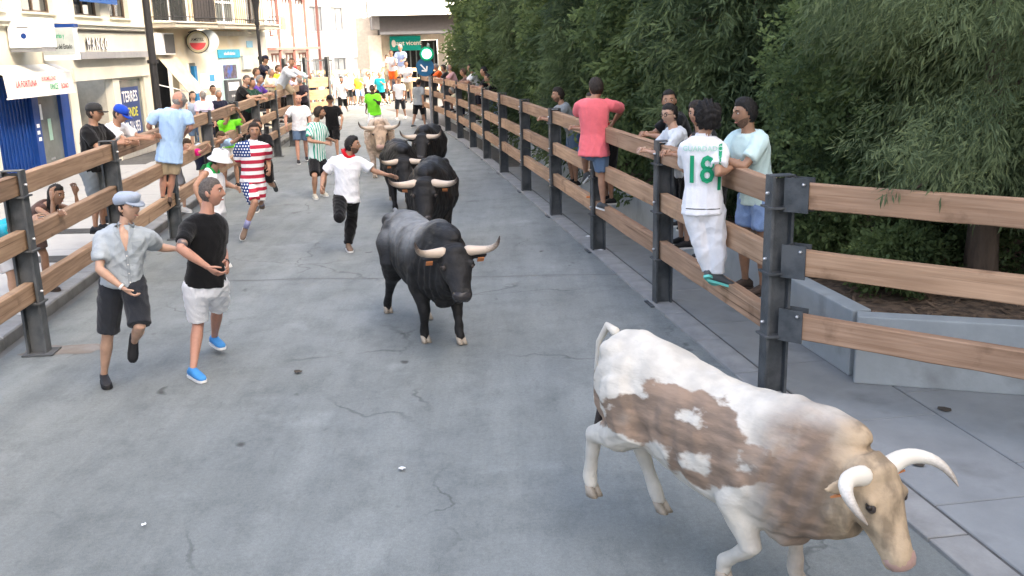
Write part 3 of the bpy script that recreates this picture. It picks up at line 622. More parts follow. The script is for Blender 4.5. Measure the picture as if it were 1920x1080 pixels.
# ---- unseen tall block added behind the trees: keeps the near street in shade, the far end stays sunlit
r5 = thing('shade_block', (13.5,-2,0), 'unseen tall pale block added behind the tree row to shade the near street', 'building')
f5 = Facade((13.5,30.0),(13.5,-34.0), r5, 1)
hs5 = [(2+i*4.0,3.6+i*4.0,1.2+j*3.1,2.7+j*3.1) for i in range(15) for j in range(8)]
f5.wall('wall', CREAM, hs5, 0, 26)
for h5 in hs5[::1]: f5.box('window', GREYG, h5[0],h5[1],h5[2],h5[3],-.14,-.12)
f5.box('parapet', CREAM, -.1,64.1,26,26.6,-12,.1)
f5b = Facade((25.5,30.0),(13.5,30.0), r5, 1); f5b.wall('end_wall', CREAM, [], 0, 26); f5c = Facade((13.5,-34.0),(25.5,-34.0), r5, 1); f5c.wall('end_wall', CREAM, [], 0, 26); f5d = Facade((25.5,-34),(25.5,30), r5, 1); f5d.wall('back_wall', CREAM, [], 0, 26)
# traffic signal and blue arrow sign on one pole
pq = gy((800,135),36.2); pq = (pq[0]+.1,pq[1],0)
t = thing('traffic_signal', (pq[0],pq[1],0), 'pole with lit green round signal above the blue arrow disc', 'traffic light'); p=np.array(pq)
mb=MB(); mb.tube([p,p+(0,0,3.0)],[.05,.045],10); mb.build('pole', GREYM, t)
cc = gy((800,101),36.0); face = CAM-cc; face[2]=0; face/=np.linalg.norm(face); lat=np.cross((0,0,1),face)
disc(cc,.27,.12,mat('signal_green',(.0,.22,.11),rough=.5),'housing',t,n=10); disc(cc+face*.08,.165,.03,mat('signal_lamp',(.5,.95,.8),emit=(.55,1,.85,2.2)),'lamp_lens',t)
c2_=gy((797,126),36.0); disc(c2_,.33,.03,mat('sign_blue',(.012,.10,.22),rough=.4),'blue_disc',t)
for a,b in (((-.16,.1),(.05,-.14)),((.05,-.14),(-.13,-.12)),((.05,-.14),(.07,.04))):
    mb=MB(); mb.bar(c2_+lat*a[0]+up3*a[1]+face*.02, c2_+lat*b[0]+up3*b[1]+face*.02,.05,.01,up=tuple(face)); mb.build('arrow', LETW, t)
# ================================================================= TREES
def leaf_mat(name, c0, c1, tr=.35):
    m = bpy.data.materials.new(name); m.use_nodes = True; nt = m.node_tree; N = nt.nodes; L = nt.links; b = N['Principled BSDF']
    at = N.new('ShaderNodeAttribute'); at.attribute_name = 'tint'
    cr = N.new('ShaderNodeValToRGB'); e = cr.color_ramp.elements; e[0].color = c0+(1,); e[1].color = c1+(1,); e[0].position = .1; e[1].position = .95
    L.new(at.outputs['Fac'], cr.inputs['Fac']); L.new(cr.outputs[0], b.inputs['Base Color']); b.inputs['Roughness'].default_value = .7; b.inputs['Specular IOR Level'].default_value = .25
    t = N.new('ShaderNodeBsdfTranslucent'); L.new(cr.outputs[0], t.inputs['Color']); mx = N.new('ShaderNodeMixShader'); mx.inputs[0].default_value = tr
    L.new(b.outputs[0], mx.inputs[1]); L.new(t.outputs[0], mx.inputs[2]); L.new(mx.outputs[0], N['Material Output'].inputs['Surface'])
    return m
LEAF_D = leaf_mat('cypress_leaf', (.055,.084,.042), (.16,.215,.095), .45)
LEAF_M = leaf_mat('broad_leaf', (.065,.10,.042), (.20,.265,.10), .45)
LEAF_F = leaf_mat('feathery_leaf', (.09,.125,.06), (.26,.315,.15), .5)
BARK = mat('tree_bark', (.115,.085,.065), rough=.95, var=.35, scale=10, bump=1.0, bscale=30, stretch=(1,1,.25))
def crown(root, blobs, n_cl, per, ll, lw, droop, m, seed, spread=.22, fill=.35, clip=None):
    """leaf clusters on a set of ellipsoids; every cluster is a twig spray of thin leaflets"""
    rg = np.random.default_rng(seed); B = np.asarray(blobs, float); w = (B[:,3]*B[:,4]+B[:,4]*B[:,5]+B[:,3]*B[:,5]); w /= w.sum()
    k = rg.choice(len(B), n_cl, p=w); d = rg.normal(size=(n_cl,3)); d /= np.linalg.norm(d,axis=1)[:,None]
    rr = np.where(rg.random(n_cl) < fill, rg.uniform(.35,.85,n_cl), rg.normal(.97,.09,n_cl))
    C = B[k,:3] + d*B[k,3:6]*rr[:,None]; C = C[(C[:,2] > .45)]
    if clip is not None: C = C[clip(C)]
    n = len(C); d = d[:n]
    # outward direction from the crown's axis, drooping
    ax = C[:,:2]-B[:,:2].mean(0); out = np.c_[ax/ (np.linalg.norm(ax,axis=1)[:,None]+1e-6), np.zeros(n)]
    out = out*.8 + rg.normal(size=(n,3))*.55; out[:,2] -= droop; out /= np.linalg.norm(out,axis=1)[:,None]
    # clump tint from a smooth field: whole branches are lighter or darker growth
    f = np.sin(C@np.array([1.9,1.3,2.3])+1)+np.sin(C@np.array([-1.1,2.4,1.7]))+np.sin(C@np.array([3.1,-.7,-2.9])*1.3)
    base = .45+.14*f + rg.normal(size=n)*.14
    P = np.repeat(C,per,0); O = np.repeat(out,per,0); N_ = n*per
    t = np.tile(np.linspace(0,1,per),n)[:,None]; side = np.cross(O, rg.normal(size=(N_,3))); side /= np.linalg.norm(side,axis=1)[:,None]+1e-9
    P = P + O*(t-.5)*spread + side*rg.uniform(0,.25,(N_,1))*spread
    D = O*.75 + side*rg.uniform(.25,.9,(N_,1)); D[:,2] -= droop*.5; D /= np.linalg.norm(D,axis=1)[:,None]
    S = np.cross(D, rg.normal(size=(N_,3))); S /= np.linalg.norm(S,axis=1)[:,None]+1e-9
    ln = ll*rg.uniform(.6,1.3,(N_,1)); wd = lw*rg.uniform(.7,1.3,(N_,1))
    V = np.stack([P, P+D*ln*.45+S*wd*.5, P+D*ln, P+D*ln*.45-S*wd*.5],1).reshape(-1,3)
    A = np.array(INV[root.name]); V = V@A[:3,:3].T + A[:3,3]
    me = bpy.data.meshes.new('crown'); nf = N_
    me.vertices.add(len(V)); me.vertices.foreach_set('co', V.ravel()); me.loops.add(nf*4); me.loops.foreach_set('vertex_index', np.arange(nf*4)); me.polygons.add(nf); me.polygons.foreach_set('loop_start', np.arange(nf)*4)
    me.update(calc_edges=True)
    ti = np.clip(np.repeat(base,per)+rg.normal(size=N_)*.10,0,1); at = me.attributes.new('tint','FLOAT','POINT'); at.data.foreach_set('value', np.repeat(ti,4))
    me.materials.append(m); o = bpy.data.objects.new('crown', me); COL.objects.link(o); parent_to(o, root); return o
def limbs(root, p, h, seed, n=9, r=.13, reach=1.4, z0=1.0):
    rg = np.random.default_rng(seed); p = np.array(p,float); mb = MB(); b = rg.normal(size=2)*.12
    pts = [p+np.array([b[0]*t*math.sin(3*t),b[1]*t,h*t]) for t in np.linspace(0,1,8)]
    mb.tube(pts, [r*1.25]+[r*(1-.85*t) for t in np.linspace(.1,1,7)], 10); mb.build('trunk', BARK, root, smooth=True)
    for i in range(n):
        z = z0+(h*.85-z0)*i/n; a = rg.uniform(0,6.28); q = p+np.array([0,0,z]); L_ = reach*rg.uniform(.7,1.1)*(1-.5*i/n); e = np.array([math.cos(a),math.sin(a),.25])
        mb = MB(); mb.tube([q,q+e*L_*.35,q+e*L_*.7+(0,0,.05*L_),q+e*L_+(0,0,-.1*L_)],[r*.35,r*.27,r*.17,r*.06],6); mb.build('limb', BARK, root, smooth=True)
def tree(name, p, label, h, blobs, ncl, per, ll, lw, droop, m, seed, spread=.22, r=.13, fill=.35, reach=1.4, clip=None):
    t = thing(name, (p[0],p[1],.53), label, 'tree', group='trees in the planter'); limbs(t, (p[0],p[1],.45), h, seed, r=r, reach=reach)
    crown(t, blobs, ncl, per, ll, lw, droop, m, seed, spread, fill, clip); return t
def blobcol(x, y, R, z0, z1, n, seed, taper=.5, jit=.35):
    rg = np.random.default_rng(seed); out = []
    for i in range(n):
        t = (i+.5)/n; a = rg.uniform(0,6.28); q = R*jit*rg.uniform(.3,1); rr = R*(1-taper*t)*rg.uniform(.55,.85)
        out.append((x+q*math.cos(a), y+q*math.sin(a), z0+(z1-z0)*t, rr, rr, rr*rg.uniform(.75,1.1)))
    return out
keep = lambda C: (C[:,0] > 2.16-.1535*(C[:,1]-7.6)+.22 - np.maximum(0,C[:,1]-27)**2*.0035)
# nearest: feathery tree hanging over the corner section
tree('feathery_tree', (4.45,8.85), 'nearest feathery grey-green tree hanging over the corner barrier section', 6.0,
     [(4.1,9.3,3.9,1.0,1.0,.9),(5.2,8.9,3.6,1.3,1.1,1.1),(5.0,9.0,2.5,1.2,1.0,.9),(6.4,9.0,2.8,1.2,1.2,1.2),(4.0,9.2,2.7,.8,.8,.7),(3.75,8.6,1.95,.65,.6,.45),(5.6,9.6,4.9,1.8,1.6,1.0),(6.2,8.6,1.9,1.1,.8,.6),(4.9,8.5,1.75,.8,.6,.45),(3.35,9.4,3.0,.5,.6,.4),(3.9,9.9,4.6,1.1,1.0,.8),(4.6,7.7,2.7,.9,.6,.8),(5.7,7.1,3.0,1.0,.7,1.1),(3.5,7.35,2.15,.45,.35,.32),(3.05,7.02,1.98,.38,.20,.22),(4.0,6.55,2.1,.35,.2,.25),(4.3,8.1,1.75,.8,.5,.4),(3.1,8.3,3.2,.5,.5,.35),(5.2,6.6,2.5,.6,.4,.5),(3.9,7.6,3.3,.7,.5,.6)],
     8200, 16, .10, .014, .75, LEAF_F, 11, spread=.30, r=.14, fill=.3, reach=1.7, clip=keep)
tree('hedge_tree', (4.2,10.6), 'dense small-leaved green tree beside the corner post, behind the pale-shirted man', 5.5,
     blobcol(4.15,10.6,1.25,.9,5.4,11,5,.35)+[(3.15,9.55,1.7,.55,.6,.8),(3.3,9.9,2.6,.7,.7,.8)], 3800, 14, .065, .034, .15, LEAF_M, 12, spread=.17, clip=keep)
spots = [(3.3,13.2,'dark cypress behind the woman with glasses and the number 18 jersey',LEAF_D),(2.9,16.0,'dark green tree behind the man in the coral shirt',LEAF_M),(2.3,18.9,'dark cypress directly behind the man leaning in grey',LEAF_D),
         (1.9,22.0,'bushy dark tree to the left of the grey-shirted leaning man',LEAF_M),(1.3,25.4,'dark cypress in the middle of the tree row',LEAF_D),(.8,29.2,'dense tree behind the spectator in black at the fence',LEAF_M),
         (.1,33.2,'dark tree behind the white-shirted man leaning at the fence',LEAF_D),(-.7,37.6,'farthest leafy tree of the row, beside the green signal',LEAF_M)]
for i,(x,y,lab,m) in enumerate(spots):
    R = 1.75+.25*(i%3); k = max(.55,1-.06*i); L_ = (.10 if m is LEAF_M else .14)*(1+.13*i); W_ = (.05 if m is LEAF_M else .026)*(1+.13*i)
    tree('hedge_tree' if m is LEAF_M else 'cypress_tree', (x,y), lab, 6.5, blobcol(x,y,R,.9,6.6,15,20+i,.3), int(5200*k), 12, L_, W_, .25 if m is LEAF_M else .45, m, 30+i, spread=.26*(1+.1*i), clip=keep)
# second row that closes the view behind
for i,(x,y) in enumerate([(7.5,12.2),(6.2,15.5),(5.6,19.5),(5.0,24),(4.4,29),(3.6,35),(9.2,9.0)]):
    tree('cypress_tree', (x,y), ('tall dark cypress of the back row, %s' % ['behind the feathery tree','second from the right','third from the right','fourth from the right','fifth from the right','farthest of all','at the far right edge'][i]), 7.5,
         blobcol(x,y,2.5,.8,7.6,16,60+i,.25), 3600, 11, .24, .065, .3, LEAF_D, 80+i, spread=.42, r=.18, reach=2.0)

# low shrubs on the planter bed
for i,(x,y,r,lab) in enumerate(((3.55,8.75,.38,'small green shrub growing at the planter corner'),(4.25,9.4,.55,'leafy shrub under the feathery tree, left of its trunk'),(5.2,9.0,.5,'low shrub right of the feathery tree trunk'),(3.2,9.9,.45,'shrub close behind the planter side wall'))):
    t=thing('shrub',(x,y,.53),lab,'shrub',group='shrubs in the planter'); mb=MB()
    for k in range(4): a=k*1.6; mb.tube([(x,y,.5),(x+.12*math.cos(a)*r*3,y+.12*math.sin(a)*r*3,.5+r*.9)],[.012,.006],5)
    mb.build('stems',BARK,t); crown(t,[(x,y,.62+r*.6,r,r,r*.8),(x+r*.4,y,.6+r*.9,r*.6,r*.6,r*.6)],420,12,.06,.03,.1,LEAF_M,140+i,spread=.15)
# ================================================================= PEOPLE
def nrm(v): v = np.asarray(v,float); return v/(np.linalg.norm(v)+1e-9)
UP = np.array([0,0,1.0])
SKINS = {'fair':(.46,.285,.20),'tan':(.37,.205,.13),'olive':(.31,.175,.11),'brown':(.2,.11,.07),'dark':(.065,.038,.027),'red':(.45,.235,.165)}
def skin(k): return mat('skin_'+k, SKINS[k], rough=.5, var=.13, scale=14, bump=.08, bscale=120, spec=.35, sss=.15)
HAIRS = {'black':(.014,.012,.011),'dark':(.028,.02,.015),'brown':(.07,.042,.025),'grey':(.22,.21,.20),'buzz':(.10,.085,.075),'white':(.5,.49,.47),'red':(.12,.05,.03)}
def hairm(k): return mat('hair_'+k, HAIRS[k], rough=.6, var=.45, scale=60, bump=.6, bscale=140, spec=.3)
EYE = mat('eye_dark', (.02,.015,.012), rough=.25, var=.1); EYEW = mat('eye_white', (.6,.58,.55), rough=.3, var=.03); LIP = mat('lip', (.36,.14,.12), rough=.5, var=.05)

def sphere_hit(c, L, p, s):
    """point on the ray of photo pixel p at distance L from c; s: -1 nearer to the camera, +1 farther, 0 same depth"""
    r = nrm(ray(p)); oc = CAM - c; b = r@oc; q = b*b - (oc@oc - L*L)
    if s == 0:
        d = gy(p, c[1]); k = np.linalg.norm(d-c)
        return d if k < L*1.35 else c+(d-c)/k*L*1.35
    t = -b + (s*math.sqrt(q) if q > 0 else 0)
    return CAM + r*t
def prop(S):
    k = S/1.75
    return dict(k=k, th=.435*k, sh=.415*k, ua=.295*k, fa=.255*k, to=.53*k, hw=.088*k, sw=.178*k, ah=.085*k, nk=.165*k)
def J_pixels(S, d, y, hipf, chestf, headf, dyn=0.0):
    """joints from photo pixels. d: pel, neck, head, elL.. (px,py[,flag]); y: depth of the pelvis"""
    q = prop(S); J = {'S':S,'k':q['k']}
    J['pel'] = gy(d['pel'], y); J['neck'] = gy(d['neck'], y+dyn); J['head'] = gy(d['head'], J['neck'][1] + .03*nrm(headf)[1])
    J['hipf'], J['chestf'], J['headf'] = nrm((*hipf,0)), nrm((*chestf,0)), nrm(headf if len(headf)==3 else (*headf,0))
    up = nrm(J['neck']-J['pel']); hr = nrm(np.cross(J['hipf'],UP)); cr = nrm(np.cross(J['chestf'],up)); J['hr'], J['cr'] = hr, cr
    for s,sg in (('L',-1),('R',1)):
        J['hip'+s] = J['pel'] + hr*sg*q['hw'] - up*.02; J['sh'+s] = J['neck'] + cr*sg*q['sw'] - up*.068*q['k']
        if 'sh'+s in d: J['sh'+s] = gy(d['sh'+s], J['sh'+s][1])
        for a,b,c,L1,L2 in (('sh','el','wr','ua','fa'),('hip','kn','an','th','sh')):
            e = d[b+s]; J[b+s] = sphere_hit(J[a+s], q[L1], e[:2], e[2] if len(e)>2 else 0)
            e = d[c+s]
            if len(e)>2 and e[2]=='g': J[c+s] = gz(e[:2], e[3] if len(e)>3 else q['ah'])
            else: J[c+s] = sphere_hit(J[b+s], q[L2], e[:2], e[2] if len(e)>2 else 0)
            if len(e)>2 and e[2]=='g':   # knee between hip and planted ankle, on its own pixel ray
                h,a2 = J[a+s], J[c+s]; best=None
                for t in np.linspace(-.6,.6,61):
                    p_ = gy(d[b+s][:2], (h[1]+a2[1])/2+t); er = (np.linalg.norm(p_-h)-q[L1])**2+(np.linalg.norm(p_-a2)-q[L2])**2 - .02*((p_-(h+a2)/2)@J['hipf'])
                    if best is None or er<best[0]: best=(er,p_)
                J[b+s] = best[1]
        if 'toe'+s in d:
            tp = d['toe'+s]; J['foot'+s] = nrm(sphere_hit(J['an'+s], .2, tp[:2], tp[2] if len(tp)>2 else 0)-J['an'+s]) if not (len(tp)>2 and tp[2]=='g') else nrm((gz(tp[:2],.04)-J['an'+s])*np.array([1,1,0]))
        else: J['foot'+s] = J['hipf']
    return J
def J_fk(S, pos, yaw, lean=4, hipz=None, z0=0, aL=(8,8,12,0), aR=(8,8,12,0), lL=(3,4,4), lR=(-3,4,4), headf=None, hunch=0, twist=0, side=0):
    """template pose. yaw: heading of the chest in degrees (0 = +x, 90 = +y). arm: (flex, abduct, elbow, inward); leg: (flex, abduct, knee)"""
    q = prop(S); a = rad(yaw); f = np.array([math.cos(a),math.sin(a),0]); r = np.array([math.sin(a),-math.cos(a),0]); J = {'S':S,'k':q['k']}
    a2 = rad(yaw+twist); cf = np.array([math.cos(a2),math.sin(a2),0])
    up = nrm(UP*math.cos(rad(lean))+f*math.sin(rad(lean))+r*math.sin(rad(side)))
    pel = np.array([0,0,0.0]); J['hipf'], J['chestf'] = f, cf; J['hr'] = r; J['cr'] = nrm(np.cross(cf,up))
    J['pel'] = pel; J['neck'] = pel+up*q['to']; J['headf'] = nrm(headf) if headf is not None else cf
    hu = nrm(up*.7+UP*.5+f*.12*(1+hunch)); J['head'] = J['neck']+hu*q['nk']
    for s,sg,ar,lg in (('L',-1,aL,lL),('R',1,aR,lR)):
        J['hip'+s] = pel+r*sg*q['hw']-up*.02; J['sh'+s] = J['neck']+J['cr']*sg*q['sw']-up*.068*q['k']
        fl,ab,el,inw = map(rad,ar); cr = J['cr']; F = np.cross(UP,cr)
        d1 = cr*sg*math.sin(ab)+(F*math.sin(fl)-UP*math.cos(fl))*math.cos(ab); d2 = -cr*sg*math.sin(inw)+(F*math.sin(fl+el)-UP*math.cos(fl+el))*math.cos(inw)
        J['el'+s] = J['sh'+s]+d1*q['ua']; J['wr'+s] = J['el'+s]+nrm(d2)*q['fa']
        h,ab,kn = map(rad,lg); d1 = r*sg*math.sin(ab)+(f*math.sin(h)-UP*math.cos(h))*math.cos(ab); d2 = r*sg*math.sin(ab)*.5+f*math.sin(h-kn)-UP*math.cos(h-kn)
        J['kn'+s] = J['hip'+s]+nrm(d1)*q['th']; J['an'+s] = J['kn'+s]+nrm(d2)*q['sh']
        sk = nrm(J['an'+s]-J['kn'+s]); J['foot'+s] = nrm(f+UP*0) if abs(h-kn) < .5 else nrm(np.cross(np.cross(-sk, f), -sk)*-1 if False else f - sk*(f@sk) + sk*.35)
    lo = min(J['anL'][2],J['anR'][2]); sh = np.array([pos[0],pos[1],z0+q['ah']-lo])
    for k_,v in J.items():
        if k_ in ('S','k','hipf','chestf','headf','hr','cr') or k_.startswith('foot'): continue
        J[k_] = v+sh
    return J

def head_param(nu, nv, k, fem=0):
    th = np.arange(nu)*2*math.pi/nu; ph = np.pi*np.arange(1,nv)/nv
    D = np.array([[(math.sin(p)*math.cos(t), math.sin(p)*math.sin(t), math.cos(p)) for t in th] for p in ph]).reshape(-1,3); D = np.r_[D,[[0,0,1],[0,0,-1]]]
    f = []
    for i in range(nv-2):
        for j in range(nu): q = (j+1)%nu; f.append((i*nu+j,(i+1)*nu+j,(i+1)*nu+q,i*nu+q))
    t = (nv-1)*nu
    for j in range(nu): q=(j+1)%nu; f.append((t,j,q)); f.append((t+1,(nv-2)*nu+q,(nv-2)*nu+j))
    x,y,z = D.T; X = x*.076; Y = y*.096; Z = z*.118
    lo = np.clip(-z,0,1); X = X*(1-(.34+.06*fem)*lo**1.4); Y = np.where(y>0, Y*(1-.10*lo), Y*(1-.42*np.clip(lo-.15,0,1))); X = X*(1+.03*np.clip(z,0,1))
    fr = np.clip(y,0,1)>.25
    g = lambda a,b,c,d: np.exp(-((X-a)/b)**2-((Z-c)/d)**2); g2 = lambda a,b,c,d: np.exp(-((np.abs(X)-a)/b)**2-((Z-c)/d)**2)
    Y = Y + fr*(.021*g(0,.013,-.024,.016)+.012*g(0,.011,.0,.022) - .013*g2(.032,.016,.010,.012) + .005*g2(.030,.026,.036,.009) + .006*g(0,.022,-.066,.010) - .005*g(0,.022,-.052,.005) + .010*g(0,.022,-.102,.016) + .005*g2(.042,.018,-.022,.016))
    return D, np.c_[X,Y,Z]*k, f
def frame(fwd, up):
    f = nrm(fwd); r = nrm(np.cross(f,up)); u = np.cross(r,f); return np.array([r,f,u])   # rows: right, forward, up
def hand(mb, w, d, n, side, k, curl, q):
    """palm, four unequal bent fingers and a thumb. d: forearm direction, n: palm normal, side: +1 thumb towards +lat"""
    d = nrm(d); n = nrm(n-d*(n@d)); lat = np.cross(d,n)*side; ns = 6 if q else 5
    R = []
    for t,a,b in ((-.02,.024,.021),(.0,.026,.020),(.035,.036,.018),(.07,.042,.015),(.092,.040,.012)): R.append(mb.ring(w+d*t*k, lat*a*k, n*b*k, 10, 2.6))
    mb.rings(R)
    for i,(o,L_) in enumerate(((.031,.070),(.0105,.080),(-.0105,.074),(-.031,.058))):
        p = w+d*.088*k+lat*o*k; dd = d+lat*o*2.2; pts=[p-d*.012*k]; c = curl*(1+.12*i)
        for j,fr in enumerate((.42,.32,.26)):
            an = c*(.55 if j==0 else .95); an_t = sum([c*.55,c*.95,c*.95][:j+1]); e = nrm(dd)*math.cos(an_t)+n*math.sin(an_t); p = p+e*L_*fr*k; pts.append(p)
        mb.tube(pts,[.0095*k,.009*k,.0082*k,.0068*k],ns)
    p = w+d*.022*k+lat*.028*k; e1 = nrm(d*.65+lat*.75+n*.25); e2 = nrm(d*.9+lat*(.35-.5*curl)+n*(.3+.5*curl))
    mb.tube([p-e1*.01*k,p+e1*.036*k,p+e1*.036*k+e2*.028*k,p+e1*.036*k+e2*.052*k],[.013*k,.011*k,.0095*k,.0075*k],ns)
def lerp(a,b,t): return a+(b-a)*t

def make_person(J, label, look, q=.014, group=None, seed=None, loc=None):
    """look: skin, hair(style,colour), top(mat,kind), bottom(mat,len), shoe(mat,sole), extras"""
    S, k = J['S'], J['k']; g = look.get('girth',1.0); fem = look.get('fem',0); bel = look.get('belly',0.0); rs = seed if seed is not None else int(abs(J['pel'][0]*131+J['pel'][1]*77)*10)%9973
    base = np.array([J['pel'][0],J['pel'][1],min(J['anL'][2],J['anR'][2])-.085*k]); yaw = math.atan2(J['hipf'][1],J['hipf'][0])-math.pi/2
    root = thing('person', tuple(base), label, 'person', yaw, group); SK = skin(look.get('skin','tan'))
    pel, neck = J['pel'], J['neck']; up = nrm(neck-pel); T = np.linalg.norm(neck-pel)
    det = q < .016
    def axes(t):
        r = nrm(lerp(J['hr'],J['cr'],np.clip(t,0,1))); r = nrm(r-up*(r@up)); f = np.cross(up,r); return r,f
    sec = [(-.26,.060,.055,0),(-.19,.115,.095,0),(-.06,.160*(1+.05*fem),.112,-.008),(.08,.158,.108,0),(.28,.140-.012*fem,.098+bel*.5,.012+bel*.5),(.5,.150,.108+bel*.3,.012+bel*.2),(.7,.166,.112,.008),(.84,.168,.100,0),(.93,.130,.080,-.006),(1.0,.070,.062,0)]
    def torso(mb, off, t0, t1, n=18):
        R=[]; ts=[s for s in sec if t0<s[0]<t1]
        def at(t):
            for a,b in zip(sec,sec[1:]):
                if a[0]<=t<=b[0]: u=(t-a[0])/(b[0]-a[0]); return tuple(lerp(a[i],b[i],u) for i in range(4))
            return sec[0] if t<sec[0][0] else sec[-1]
        L_=[at(t0)]+ts+[at(t1)]
        for (t,w,d_,o) in L_:
            r,f = axes(t); R.append(mb.ring(pel+up*T*t+f*o*k*g, r*(w*g*k+off), f*(d_*g*k+off), n, 2.35))
        mb.rings(R)
    lg = .93+.07*g
    ARM = [(0,.056),(.12,.058),(.45,.047),(.8,.041),(1.0,.040)]; FOR=[(0,.040),(.22,.043),(.55,.036),(.85,.027),(1.0,.025)]
    THI = [(0,.088),(.2,.088),(.55,.073),(.85,.057),(1.0,.054)]; SHA=[(0,.054),(.14,.052),(.32,.057),(.6,.046),(.85,.034),(1.0,.033)]
    def seg(a,b,prof,off=0,t1=1.0,mult=1.0):
        P=[];r=[]
        for t,x in prof:
            if t<=t1+1e-6: P.append(lerp(a,b,t)); r.append(x*k*mult+off)
        if P and prof[len(P)-1][0]<t1-1e-6:
            P.append(lerp(a,b,t1)); r.append(np.interp(t1,[p[0] for p in prof],[p[1] for p in prof])*k*mult+off)
        return P,r
    am = g*(.86 if fem else 1.0)*look.get('arm',1.0); lm = lg*(.95 if fem else 1.0)
    # ---- body
    mb = MB(); torso(mb, -.010*k if look['top'][0] is not None else 0, -.26, 1.0)
    for s in 'LR':
        P,r = seg(J['sh'+s],J['el'+s],ARM,mult=am); P2,r2 = seg(J['el'+s],J['wr'+s],FOR,mult=am); mb.tube([lerp(J['sh'+s],neck,.30)-up*.02]+P+P2[1:], [.036*k*am]+[x*(.86 if i<2 else 1) for i,x in enumerate(r)]+r2[1:], 12)
        P,r = seg(J['hip'+s],J['kn'+s],THI,mult=lm); P2,r2 = seg(J['kn'+s],J['an'+s],SHA,mult=lm); mb.tube(P+P2[1:], r+r2[1:], 12)
    hf = frame(J['headf'], nrm(UP*.9+up*.25)); hc = J['head']; nb = hc - hf[2]*.075*k - hf[1]*.028*k
    mb.tube([lerp(neck,pel,.06), lerp(neck,nb,.45), nb, nb+hf[2]*.05*k], [.066*k*g,.056*k*g**.5,.054*k*g**.5,.05*k], 12)
    body = remesh(mb, max(q,.012), 4); 
    nu,nv = (44,34) if q<.013 else ((32,24) if det else (18,14))
    D,HP,HFc = head_param(nu,nv,k*1.06,fem); body.add(hc+HP@hf, HFc)
    for sx in (-1,1): body.ball(hc+np.array([sx*.081,-.012,-.006])*k@hf, np.array([[.010,.004*sx,0],[-.006*sx,.020,0],[0,-.006,.031]])*k@hf, 8, 6)
    for s,sg in (('L',-1),('R',1)):
        d = nrm(J['wr'+s]-J['el'+s]); pn = look.get('palm'+s); 
        if pn is None: pn = -UP*.3 + (J['cr'] if s=='L' else -J['cr'])*.8 + J['chestf']*.2
        lat = np.cross(d, nrm(np.asarray(pn,float)-d*(np.asarray(pn,float)@d))); fwd_like = J['chestf']*.7+UP*.7
        body.v=[body.V()]; hand(body, J['wr'+s], look.get('hd'+s, d), np.asarray(pn,float), 1 if lat@fwd_like>0 else -1, k*.98, look.get('curl'+s, .45), det)
    bo = body.build('body', SK, root, smooth=True)
    # ---- face
    kh = k*1.06
    if q < .018:
        for sx in (-1,1):
            p = hc+np.array([sx*.031,.078,.011])*kh@hf
            e = MB(); e.ball(p, np.diag([.0135,.008,.0065])*kh@hf, 10,6); eo = e.build('eye', EYEW, bo, smooth=True)
            e = MB(); e.ball(p+np.array([0,.005,0])*kh@hf, np.diag([.0068,.005,.0066])*kh@hf, 8,6); e.build('iris', EYE, bo, smooth=True)
            e = MB(); e.tube([hc+np.array([sx*a,b,c])*kh@hf for a,b,c in ((.016,.091,.030),(.032,.088,.036),(.049,.074,.031))],[.0035*kh,.0042*kh,.0028*kh],6); e.build('eyebrow', hairm(look['hair'][1] if look['hair'][1] not in ('grey','white','buzz') else 'brown'), bo, smooth=True)
        e = MB(); e.tube([hc+np.array([a,b,-.066])*kh@hf for a,b in ((-.021,.078),(-.008,.088),(.008,.088),(.021,.078))],[.003*kh,.0052*kh,.0052*kh,.003*kh],6); e.build('lips', LIP, bo, smooth=True)
    # ---- hair
    st_,hcname = look['hair']; rg = np.random.default_rng(rs)
    if st_ not in ('none',):
        off = {'buzz':.006,'short':.016,'curly':.042,'long':.020,'bald':.004,'bun':.014}[st_]
        x,y,z = D.T; tt = np.clip((y+.35)/.95,0,1); tt = tt*tt*(3-2*tt); hl = -.72*(1-tt)+.56*tt
        if st_=='bald': m_ = np.minimum(.12-z, z-hl)*np.where(y>.25,-1,1)
        else: m_ = z-hl
        nz = np.sin(D@np.array([9,7,8])+rs)*np.sin(D@np.array([-7,11,6]))+.6*np.sin(D@np.array([21,-17,19])+1)
        o_ = off*np.clip(m_*5,-.25,1)*(1+(.28 if st_!='curly' else .42)*nz); 
        if st_=='short': o_ = o_*(1+.55*np.clip(y,0,1)*np.clip(z,0,1))
        V = HP + D*(o_*k)[:,None]; keep_ = m_ > -.10; idx = -np.ones(len(V),int); idx[keep_] = np.arange(keep_.sum())
        hm = MB(); hm.add(hc+V[keep_]@hf, [tuple(idx[list(f_)]) for f_ in HFc if keep_[list(f_)].all()])
        if st_=='long':
            R=[]
            for t,w,dp,yy in ((.05,.080,.055,-.055),(-.04,.086,.055,-.062),(-.12,.088,.045,-.075),(-.20,.080,.035,-.085),(-.27,.055,.022,-.085)): R.append(hm.ring(hc+np.array([0,yy,t])*k@hf, hf[0]*w*k, hf[1]*dp*k, 14))
            hm.rings(R)
        if st_=='bun': hm.ball(hc+np.array([0,-.10,.06])*k@hf, np.diag([.038,.034,.036])*k, 10,8)
        hm.build('hair', hairm(hcname), root, smooth=True)
